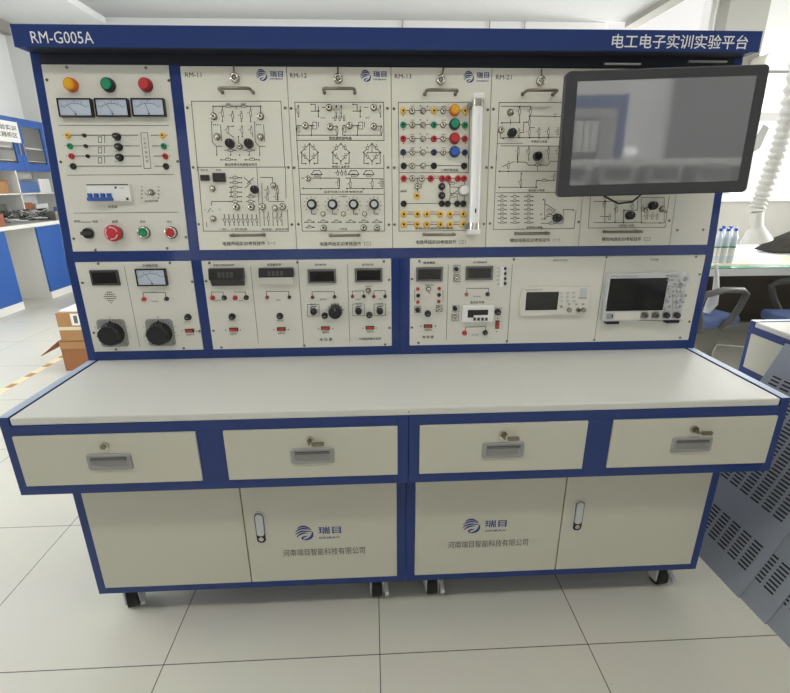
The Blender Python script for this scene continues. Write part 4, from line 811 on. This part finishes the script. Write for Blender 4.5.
a, b_ = gx(114, 140), gx(508, 378); MB().box((a[0]+.001, -.0208, b_[1]), (b_[0], -.02, a[1]), 'blackgloss').build('screen', t)
for xa, xb, yy in ((85, 180, 478), (535, 632, 470)): a, b_ = gx(xa, yy), gx(xb, yy); MB().box((a[0], -.022, -.009), (b_[0], -.002, 0), 'black').build('foot', t, bevel=.001)
a, b_ = gx(150, 395), gx(340, 448); MB().box((a[0], -.0206, b_[1]), (b_[0], -.02, a[1]), 'panel').build('label_strip', t)
pr = MB(); a = gx(120, 124); pr.text('DIGITAL OSCILLOSCOPE', a[0], gx(320, 124)[0], a[1], 'midgrey', h=.0045, y=-.0206); a = gx(520, 385); b_ = gx(590, 200); pr.line([a, (a[0], b_[1])], .0008, 'midgrey', -.0206); pr.line([gx(540, 200), gx(680, 196)], .0008, 'midgrey', -.0206); pr.line([gx(586, 200), gx(580, 380)], .0008, 'midgrey', -.0206); pr.line([gx(330, 455), gx(655, 452)], .001, 'ink', -.0206); pr.build('face_print', t)
q = gx(100, 422); MB().cbox((q[0], -.0215, q[1]), (.014, .004, .017), 'greyplastic').build('power_button', t); q = gx(128, 422); MB().cbox((q[0], -.021, q[1]), (.004, .003, .013), 'darkgrey').build('button', t)
for x, col in ((368, 'greyplastic'), (450, 'greyplastic'), (530, 'black'), (608, 'black')):
    q = gx(x, 412); MB().cbox((q[0], -.0206, q[1]), (.024, .0012, .022), 'greyplastic').knob((q[0], -.021, q[1]), .012, .009, col if col == 'black' else 'nickel', 18).knob((q[0], -.033, q[1]), .001, .005, 'darkgrey', 12).build('bnc_socket', t)
for x, y, r_ in ((665, 140, .0165), (575, 232, .0085), (628, 232, .0085), (550, 270, .007), (665, 262, .009), (628, 296, .008), (545, 345, .009), (625, 345, .009)): q = gx(x, y); MB().knob((q[0], -.02, q[1]), .009, r_, 'lightgrey', 20, r_*.9).knob((q[0], -.029, q[1]), .0008, r_*.5, 'greyplastic', 14).build('knob', t)
for x, y in ((545, 118), (575, 118), (605, 120), (548, 150), (578, 150), (598, 180), (640, 182), (545, 215), (545, 310), (600, 315), (660, 315), (590, 270), (640, 208)): q = gx(x, y); MB().cbox((q[0], -.0212, q[1]), (.009, .003, .0045), 'greyplastic').build('button', t)

# ------------------------------------------------------------------ monitor on an arm
a_, g_, b_ = math.radians(-1.1), math.radians(-3.8), math.radians(-1.3)
RM = Matrix.Rotation(g_, 4, 'Z') @ Matrix.Rotation(a_, 4, 'X') @ Matrix.Rotation(b_, 4, 'Y')
t = thing('monitor', 'black flat-screen monitor on an arm in front of the right side of the rack', 'monitor'); t.matrix_world = Matrix.Translation((.665, .228, 1.40)) @ RM
MB().prism(rrect(.5, .302, .012, 6), .0005, .028, 'bezel').build('housing', t, bevel=.003)
MB().prism(rrect(.492, .294, .010, 6), -.0006, .0006, 'bezel').build('front_glass', t)
MB().box((-.222, -.0012, -.1215), (.220, -.0006, .126), 'screen').build('screen', t)
MB().box((-.08, .028, -.07), (.08, .045, .07), 'darkgrey').box((-.045, .045, -.045), (.045, .06, .045), 'black').build('mount_plate', t, bevel=.003)
MB().tube([(0, .06, 0), (.01, .12, .0), (.012, .192, 0)], .018, 'black', 12).build('arm', t)
def mc(px, py, y=.30): return t.matrix_world.inverted() @ at_y(px, py, y)
MB().tube([mc(598, 188), mc(604, 196), mc(618, 203.5), mc(632, 202), mc(642, 194), mc(646, 186)], .0028, 'black', 8).build('cable', t)

# ------------------------------------------------------------------ second bench across the aisle and leaning perforated panels
bench_base('matching blue-framed bench with white worktop across the aisle at the right edge', (1.45, -.286, 0), -PI/2, (True, True, True, True), writing=False)
TH = math.radians(22.5)
for i, (px, py, w_, lab) in enumerate(((738, 598, .375, 'perforated grey steel panel leaning on the right bench, nearest the training bench'), (765.5, 624.3, .375, 'perforated grey steel panel leaning on the right bench, middle of three'), (793, 650, .375, 'perforated grey steel panel leaning on the right bench, cut off by the right edge'))):
    b0 = at_z(px, py, 0); b0 = Vector((1.083+.0105*i, b0.y, 0))
    t = thing('perforated_panel', lab, 'panel', b0, (0, 0, 0), 'perforated panels leaning on the right bench')
    # local axes: -y runs towards the camera, z up; tilt about y
    t.rotation_euler = (0, TH, math.radians(2.5)); mb = MB(); H = .80
    mb.box((0, 0, 0), (.005, w_, H), 'perf'); mb.build('sheet', t, bevel=.0015)
    for v0, v1 in ((.085, .205), (.285, .70)):
        sl = MB()
        for col in range(7):
            ya = .032+col*.046; n = int((v1-v0)/.0135)
            for k in range(n): sl.box((-.0006, ya, v0+k*.0135), (.0, ya+.034, v0+k*.0135+.0058), 'slot')
        sl.build('louvre_block', t)

# ------------------------------------------------------------------ left side of the room: wall cabinets, base cabinets, boxes
XC = -3.88
def base_cabinet(y0, y1, lab, handle=True):
    t = thing('base_cabinet', lab, 'cabinet', (XC, (y0+y1)/2, 0), group='blue-doored base cabinets'); w_ = (y1-y0)/2
    MB().box((-.56, -w_, .08), (-.02, w_, .83), 'cabwhite').box((-.55, -w_, 0), (-.0, w_, .08), 'cabwhite').build('body', t)
    d_ = MB().box((-.02, -w_+.004, .082), (0, w_-.004, .822), 'cabblue').build('door', t, bevel=.002)
    MB().box((0, -.05, .745), (.018, .05, .755), 'alu').build('door_handle', d_)
base_cabinet(3.50, 4.15, 'white base cabinet with a blue door, cut off by the left edge'); base_cabinet(4.63, 5.75, 'white base cabinet with a blue door beside the left console post')
MB_ = MB().box((XL, 4.15, 0), (XL+.02, 4.63, .83), 'cabwhite'); struct('trim_5', MB_)
tag(MB().box((XL+.005, 3.3, .832), (XC+.03, 5.8, .872), 'cabwhite').build('countertop', bevel=.004), 'long white countertop along the left wall over the base cabinets', 'countertop')
t = thing('storage_shelf', 'open white shelf rack full of parts on the left countertop', 'shelf', (XL+.18, 4.6, .872))
MB().box((-.17, -1.2, .30), (.20, 1.15, .315), 'cabwhite').build('shelf_board', t)
for y in (-1.2, .28, 1.13): MB().box((-.17, y, 0), (.20, y+.018, .56), 'cabwhite').build('upright', t)
def clutter(name, lab, cat, x, y, z, s, m, group, lid=None):
    o = MB().box((-s[0]/2, -s[1]/2, 0), (s[0]/2, s[1]/2, s[2]), m); 
    if lid: o.box((-s[0]/2-.005, -s[1]/2-.005, s[2]-.02), (s[0]/2+.005, s[1]/2+.005, s[2]), lid)
    o = o.build(name, bevel=.004); o.location = (x, y, z); o.rotation_euler.z = random.uniform(-.15, .15); tag(o, lab, cat, group)
GS = 'boxes and parts on the left storage shelf'
zs = 1.188
for i, (y, s, m_, lab, lid) in enumerate(((4.05, (.2, .26, .13), 'stuffgrey', 'grey parts box on the upper shelf board, at the left picture edge', None), (4.42, (.2, .2, .14), 'boxred', 'reddish box on the upper shelf board left of the tan box', None), (4.68, (.2, .26, .14), 'cardboard', 'tan cardboard box on the upper shelf board beside the reddish box', 'cardboard2'), (5.15, (.22, .3, .13), 'boxblue', 'blue crate on the upper shelf board beside the white upright', None), (5.46, (.2, .22, .16), 'white', 'white carton on the upper shelf board behind the blue crate', None))): clutter('storage_box', lab, 'box', XL+.21, y, zs, s, m_, GS, lid)
for i, (y, s, m_, lab) in enumerate(((3.98, (.24, .36, .13), 'boxred', 'reddish box on the countertop under the shelf, at the left picture edge'), (5.16, (.24, .24, .1), 'stuffgrey', 'flat grey parts tray on the countertop under the shelf'), (5.44, (.2, .2, .14), 'boxblue', 'small blue box on the countertop next to the console post'), (4.62, (.2, .2, .2), 'pcb', 'dark green parts box standing at the back of the countertop'))): clutter('storage_box', lab, 'box', XC-.1 if i != 3 else XL+.2, y, .873, s, m_, GS)
clutter('storage_box', 'pale grey parts bin under the shelf board, left of the white upright', 'box', XL+.2, 4.36, .873, (.2, .24, .17), 'stuffgrey', GS)
clutter('storage_box', 'brown carton under the shelf board, just right of the white upright', 'box', XL+.19, 5.06, .873, (.2, .22, .2), 'cardboard2', GS)
clutter('storage_box', 'white plastic tub under the shelf board near the far end', 'box', XL+.19, 5.36, .873, (.2, .2, .18), 'glassy', GS)
# tangle of leads and boards
for j, (y, lab) in enumerate(((4.38, 'heap of dark test leads on the left countertop beside the reddish box'), (4.81, 'heap of dark test leads on the countertop above the gap between base cabinets'))):
    mb = MB()
    for k in range(14):
        P = [(random.uniform(-.13, .13), random.uniform(-.19, .19), .012+random.random()*.13) for _ in range(5)]
        pts = []
        for i in range(len(P)-1):
            for q in range(5): u = q/5; pts.append(tuple(P[i][e]*(1-u)+P[i+1][e]*u for e in range(3)))
        mb.tube(pts, .006, random.choice(['black', 'darkgrey', 'stuffgrey', 'pcb', 'lightgrey']), 5)
    o = mb.build('test_leads'); o.location = (XC-.11, y, .873); tag(o, lab, 'cables', 'heaps of leads on the left countertop', 'stuff')
def wall_cab(y0, y1, lab, k=.085):
    t = thing('wall_cabinet', lab, 'cabinet', (-4.13, (y0+y1)/2, 1.43), group='blue wall cabinets'); w_ = (y1-y0)/2; H = .575
    MB().box((-.365, -w_, 0), (-.35, w_, H), 'cabwhite').box((-.35, -w_, 0), (-.02, w_, .018), 'cabwhite').box((-.35, -w_, H-.018), (-.02, w_, H), 'cabwhite').box((-.35, -w_, .018), (-.02, -w_+.018, H-.018), 'cabwhite').box((-.35, w_-.018, .018), (-.02, w_, H-.018), 'cabwhite').build('body', t)
    MB().box((-.34, -w_+.018, .25), (-.04, w_-.018, .268), 'cabwhite').build('shelf', t); MB().box((-.34, -w_+.018, .11), (-.04, w_-.018, .118), 'cabwhite').build('shelf', t)
    for s in (-1, 1):
        ya, yb = (-w_, -.002) if s < 0 else (.002, w_); f_ = MB()
        f_.box((-.02, ya, 0), (0, ya+k, H), 'cabblue2').box((-.02, yb-k, 0), (0, yb, H), 'cabblue2').box((-.02, ya+k, 0), (0, yb-k, k), 'cabblue2').box((-.02, ya+k, H-k), (0, yb-k, H), 'cabblue2')
        d_ = f_.build('door', t, bevel=.002); MB().box((-.012, ya+k, k), (-.008, yb-k, H-k), 'pane').build('glass_pane', d_)
        yy = yb-k*.4 if s < 0 else ya+k*.4; MB().box((0, yy-.006, .17), (.022, yy+.006, .30), 'alu').build('door_handle', d_)
    return t
wall_cab(4.555, 5.60, 'blue wall cabinet with glass doors and a paper sign, at the left edge'); wall_cab(5.604, 5.845, 'narrow blue wall cabinet in the far corner beside the left console post', .03)
wall_cab(3.5, 4.551, 'blue wall cabinet mostly beyond the left picture edge, nearest the camera')
sg = MB().box((0, -.21, 0), (.003, .21, .22), 'paper')
for i, tx_ in enumerate(('实验实训', '仪器柜区')):
    P, F, asp = text_geo(tx_, .01); sg.add([(.0035, -.17+u*.34, .125-i*.075+v*.055) for u, v in P], F, 'ink')
sg = sg.build('paper_sign'); sg.location = (-4.127, 4.90, 1.735); tag(sg, 'white paper sign with two lines of writing on the left wall cabinet door', 'sign')
# cardboard boxes behind the bench end
b0 = at_z(66, 371, 0)
def carton(lab, x, y, z, w_, d_, h_, m_, flap=False, rot=0):
    t = thing('cardboard_box', lab, 'box', (x, y, z), (0, 0, rot), 'cardboard boxes behind the bench'); MB().box((0, 0, 0), (w_, d_, h_), m_).build('carton', t, bevel=.003)
    if flap:
        MB().add([(-.002, 0, h_), (-.002, d_*.8, h_), (-.13, d_*.75, h_-.10), (-.13, -.02, h_-.10), (-.006, 0, h_+.003), (-.006, d_*.8, h_+.003), (-.134, d_*.75, h_-.097), (-.134, -.02, h_-.097)], [(0, 1, 2, 3), (7, 6, 5, 4), (0, 3, 7, 4), (1, 5, 6, 2), (0, 4, 5, 1), (3, 2, 6, 7)], 'cardboard2').build('flap', t)
    return t
t = carton('open brown cardboard box with a flap on the floor, lowest of the stack', b0.x, b0.y, 0, .5, .4, .225, 'cardboard2', True)
MB().box((0, -.003, .17), (.5, -.001, .222), 'cardboard').build('front_flap', t)
t = carton('closed tan cardboard box with tape and a label, top of the stack', b0.x+.02, b0.y+.0, .228, .48, .4, .205, 'cardboard')
MB().box((0, -.0015, .08), (.48, 0, .105), 'tape').build('tape_strip', t)
lb = MB().box((.10, -.0018, .115), (.22, -.0003, .2), 'paper'); lb.box((.12, -.0024, .13), (.145, -.0018, .185), 'midgrey').box((.165, -.0024, .14), (.2, -.0018, .15), 'midgrey').build('label', t)
o = MB().box((-.13, -.1, 0), (.16, .1, .012), 'paper').build('paper_stack', bevel=.002); o.location = (b0.x+.17, b0.y+.12, .4345); tag(o, 'thin stack of white paper on top of the taped cardboard box', 'paper')
# floor marking tape
mb = MB(); mb.box((-2.56, .9, 0), (-2.50, 2.62, .0012), 'tape')
for k in range(9): y = 1.0+k*.19; mb.box((-2.553, y, .0012), (-2.507, y+.07, .0014), 'tapebrown')
tag(mb.build('floor_tape'), 'worn pale marking tape with brown scuffs on the floor left of the bench', 'floor tape')

# ------------------------------------------------------------------ right side of the room
XD0, XD1, YD = 2.08, 4.3, 1.93
t = thing('lab_desk', 'long desk with a green front edge and pale mat behind the bench, right', 'desk', ((XD0+XD1)/2, YD, 0)); w_ = (XD1-XD0)/2
MB().box((-w_, 0, .715), (w_, 1.15, .74), 'cabwhite').build('desk_top', t, bevel=.002)
MB().box((-w_, -.002, .738), (w_, .09, .743), 'deskgreen').build('green_edge', t); MB().box((-w_, -.004, .69), (w_, 0, .738), 'cabwhite').build('front_edge', t)
MB().box((-w_, .13, .741), (w_, .46, .744), 'deskwood').build('desk_mat', t); MB().box((-w_+.02, 1.05, .06), (w_-.02, 1.08, .715), 'deskdark').build('back_board', t)
for s in (-1, 1): MB().box((s*w_-.02, .05, 0), (s*w_+.02, 1.1, .715), 'cabwhite').build('desk_side', t)
MB().box((-w_+.02, 1.0, .0), (w_-.02, 1.12, .06), 'alu').build('foot_rail', t)
def chair(lab, x, y, rz):
    t = thing('office_chair', lab, 'chair', (x, y, 0), (0, 0, rz), 'blue office chairs at the desk'); 
    MB().prism(rrect(.48, .07, .03, 4, 0, .435), -.23, .23, 'chairblue').build('seat', t, bevel=.015, seg=3)
    MB().add([(0, 0, 0)], [], 'chairblue'); bk = MB()
    bk.prism(rrect(.42, .46, .06, 5, 0, .78), -.27, -.235, 'chairarm').build('backrest', t, bevel=.012)
    for s in (-1, 1):
        x_ = s*.265; MB().tube([(x_*.86, -.12, .40), (x_, -.17, .46), (x_, -.22, .58), (x_, -.19, .64), (x_, -.02, .66), (x_, .14, .645), (x_, .185, .62), (x_, .15, .54), (x_, .09, .45), (x_*.86, .05, .40)], .02, 'chairarm', 8).build('armrest', t)
    MB().cyl((0, 0, .09), (0, 0, .41), .025, 'black', 12).build('column', t)
    for k in range(5):
        a = 2*PI*k/5+.3; l = MB().tube([(0, 0, .10), (.26*math.cos(a), .26*math.sin(a), .065)], .018, 'black', 8).build('base_arm', t)
        MB().cyl((.26*math.cos(a)-.012, .26*math.sin(a), .028), (.26*math.cos(a)+.012, .26*math.sin(a), .028), .028, 'black', 12).build('caster_wheel', l)
chair('office chair with blue seat and looped arms just right of the console post', 1.98, 1.91, math.radians(-72)); chair('office chair with blue seat at the right picture edge', 2.74, 1.66, math.radians(84))
o = MB().tube([at_y(px, py, 1.78) for px, py in ((716, 264), (716.5, 276), (716, 290), (712, 303), (706, 313))], .03, 'paper', 8, [.01, .014, .02, .034, .02]).build('plastic_bag'); tag(o, 'crumpled white plastic bag hanging on the chair beside the console post', 'bag')
o = MB().tube([(2.45, 2.15, .008), (2.6, 2.35, .008), (2.74, 2.5, .008), (2.95, 2.42, .008), (3.1, 2.5, .008)], .006, 'white', 6).build('power_cable'); tag(o, 'white cable lying on the floor under the desk', 'cable')
GB = 'water bottles on the desk'
k = 0
for px, py, y, lab in ((715, 258, 2.13, 'water bottle in the front row nearest the console post'), (722.5, 258, 2.13, 'water bottle in the middle of the front row'), (730, 258, 2.13, 'water bottle in the front row nearest the fume hood'), (719, 250, 2.3, 'water bottle behind the front row, left'), (726, 250, 2.3, 'water bottle behind the front row, right')):
    x = at_y(px, py, y).x; t = thing('water_bottle', lab, 'bottle', (x, y, .7445), group=GB)
    MB().cyl((0, 0, 0), (0, 0, .17), .022, 'waterbottle', 14).cyl((0, 0, .17), (0, 0, .215), .022, 'waterbottle', 14, .010).build('bottle_body', t); MB().cyl((0, 0, .05), (0, 0, .12), .0226, 'white', 14).cyl((0, 0, .105), (0, 0, .115), .0229, 'deskgreen', 14).build('bottle_label', t); MB().cyl((0, 0, .215), (0, 0, .235), .0112, 'capblue', 12).build('bottle_cap', t)
# fume extraction arm
yh_ = 2.65
t = thing('fume_extractor', 'white corrugated fume extraction hose ending in a clear hood over the desk', 'extractor', at_y(757, 212, yh_)); O = Vector(t.location)
pts = [at_y(px, py, yh_)-O for px, py in ((757, 208), (762, 196), (769, 178), (776, 158), (782, 138), (788, 115), (795, 80), (803, 40), (810, 10))]
P = []
for i in range(len(pts)-1):
    for q in range(24): P.append(pts[i].lerp(pts[i+1], q/24))
rad = [.052+.008*math.sin(i*PI/4) for i in range(len(P))]
MB().tube(P, .06, 'hosewhite', 16, rad).build('hose', t)
hb = at_y(756, 241, yh_)-O; MB().cyl((0, 0, .0), (hb.x*.4, 0, hb.z*.5), .045, 'hosewhite', 20, .05, False).cyl((hb.x*.4, 0, hb.z*.5), (hb.x, 0, hb.z), .05, 'hosewhite', 24, .11, False).build('hood', t)
# things on the desk
o = MB().prism([(-.3, 0), (.35, 0), (.36, .12), (.2, .20), (.05, .17), (-.12, .1)], -.12, .14, 'cloth').build('black_bag', bevel=.03, seg=3); o.location = at_z(784, 252, .7445)+Vector((.16, .05, .0005)); tag(o, 'dark soft bag lying on the desk at the right picture edge', 'bag')
o = MB().box((-.25, -.08, 0), (.12, .08, .05), 'lightgrey').box((-.2, -.06, .05), (.08, .06, .08), 'stuffgrey').build('desk_instrument', bevel=.004); o.location = at_y(744, 247, 2.55); o.location.z = .7445; o.location.y += .36; tag(o, 'low grey instrument on the desk behind the fume hood', 'instrument')
# air conditioner, board and blinds rail near the far window
t = thing('air_conditioner', 'beige ceiling-level air conditioner by the far right window', 'air conditioner', at_y(787, 66, 5.5)); MB().prism(rrect(.75, .26, .08, 5), -.1, .25, 'panel').build('casing', t, bevel=.01); MB().box((-.3, -.105, -.1), (.3, -.1, -.07), 'midgrey').build('vent', t)
t = thing('notice_board', 'pale notice board with a grey picture on the window wall, right', 'board', at_y(768, 138, 5.4)); MB().box((-.42, 0, -.32), (.42, .02, .32), 'lightgrey').build('board', t); MB().box((-.42, -.004, .2), (.42, 0, .3), 'greyplastic').prism([(-.2, -.2), (-.08, -.12), (-.02, .12), (-.1, .16), (-.16, .02)], -.005, 0, 'midgrey').build('picture', t)
t = thing('window_ledge', 'white ledge with services trunking along the back window wall', 'ledge', (5.0, YB-.35, 0)); MB().box((-2.2, 0, 1.02), (1.4, .34, 1.10), 'cabwhite').build('ledge_board', t); MB().box((-2.2, .06, 0), (1.4, .34, 1.02), 'walldark').build('ledge_front', t)

# ------------------------------------------------------------------ what stands along the wall behind the camera (seen mirrored in the monitor)
t = thing('display_board', 'blue-framed grey board on the wall behind, mirrored in the monitor', 'board', (1.35, YF+.001, 1.2)); MB().box((-.75, 0, 0), (.70, .015, 1.06), 'lightgrey').build('board', t)
fb = MB().box((-.80, 0, -.02), (-.73, .05, 1.12), 'cabblue').box((.68, 0, -.02), (.75, .05, 1.12), 'cabblue').box((-.73, 0, 1.0), (.68, .05, 1.12), 'cabblue').box((-.73, 0, -.02), (.68, .05, .05), 'cabblue').build('frame', t, bevel=.004)
t = thing('towel_rack', 'white towels in a dark rack in front of the blue-framed board', 'rack', (1.62, YF+.16, 1.48)); MB().prism(rrect(.36, .40, .04, 5, 0, .40), -.02, 0, 'darkgrey').box((-.16, -.06, 0), (.16, .0, .2), 'darkgrey').build('rack_frame', t)
for i in range(4): MB().cyl((-.12+.08*i, .02, .26), (-.12+.08*i, .02, .57), .036, 'paper', 12).build('towel', t)
tag(MB().box((.3, YF+.35, 0), (4.4, YF+.95, 1.30), 'cabwhite').build('long_counter', bevel=.004), 'long white counter behind the camera carrying a row of instruments', 'counter')
tag(MB().box((.3, YF+.30, 1.30), (4.4, YF+.345, 1.66), 'cabwhite').build('splash_board', bevel=.004), 'white back board of the long counter behind the camera', 'board')
for i, nm in enumerate(('first', 'second', 'third', 'fourth', 'fifth', 'sixth', 'seventh')):
    t = thing('test_station', nm + ' grey test station from the left in the row on the long counter', 'instrument', (.95+.44*i, YF+.62, 1.301), group='test stations on the long counter')
    MB().box((-.15, -.15, 0), (.15, .15, .27), 'greyplastic').build('housing', t, bevel=.006); MB().box((-.12, .15, .13), (.12, .154, .24), 'black').build('screen', t); MB().box((-.12, .15, .03), (.12, .156, .10), 'lightgrey').build('keypad', t)

t = thing('window_blind', 'half-lowered pale roller blind with metal rails at the far right window', 'blind', (5.65, YB-.03, 0))
MB().box((-.7, 0, 2.36), (.7, .012, 2.60), 'lightgrey').build('blind_cloth', t)
for z in (2.34, 2.25, 2.16): MB().box((-.7, -.02, z-.012), (.7, .015, z+.012), 'greyplastic').build('rail', t)
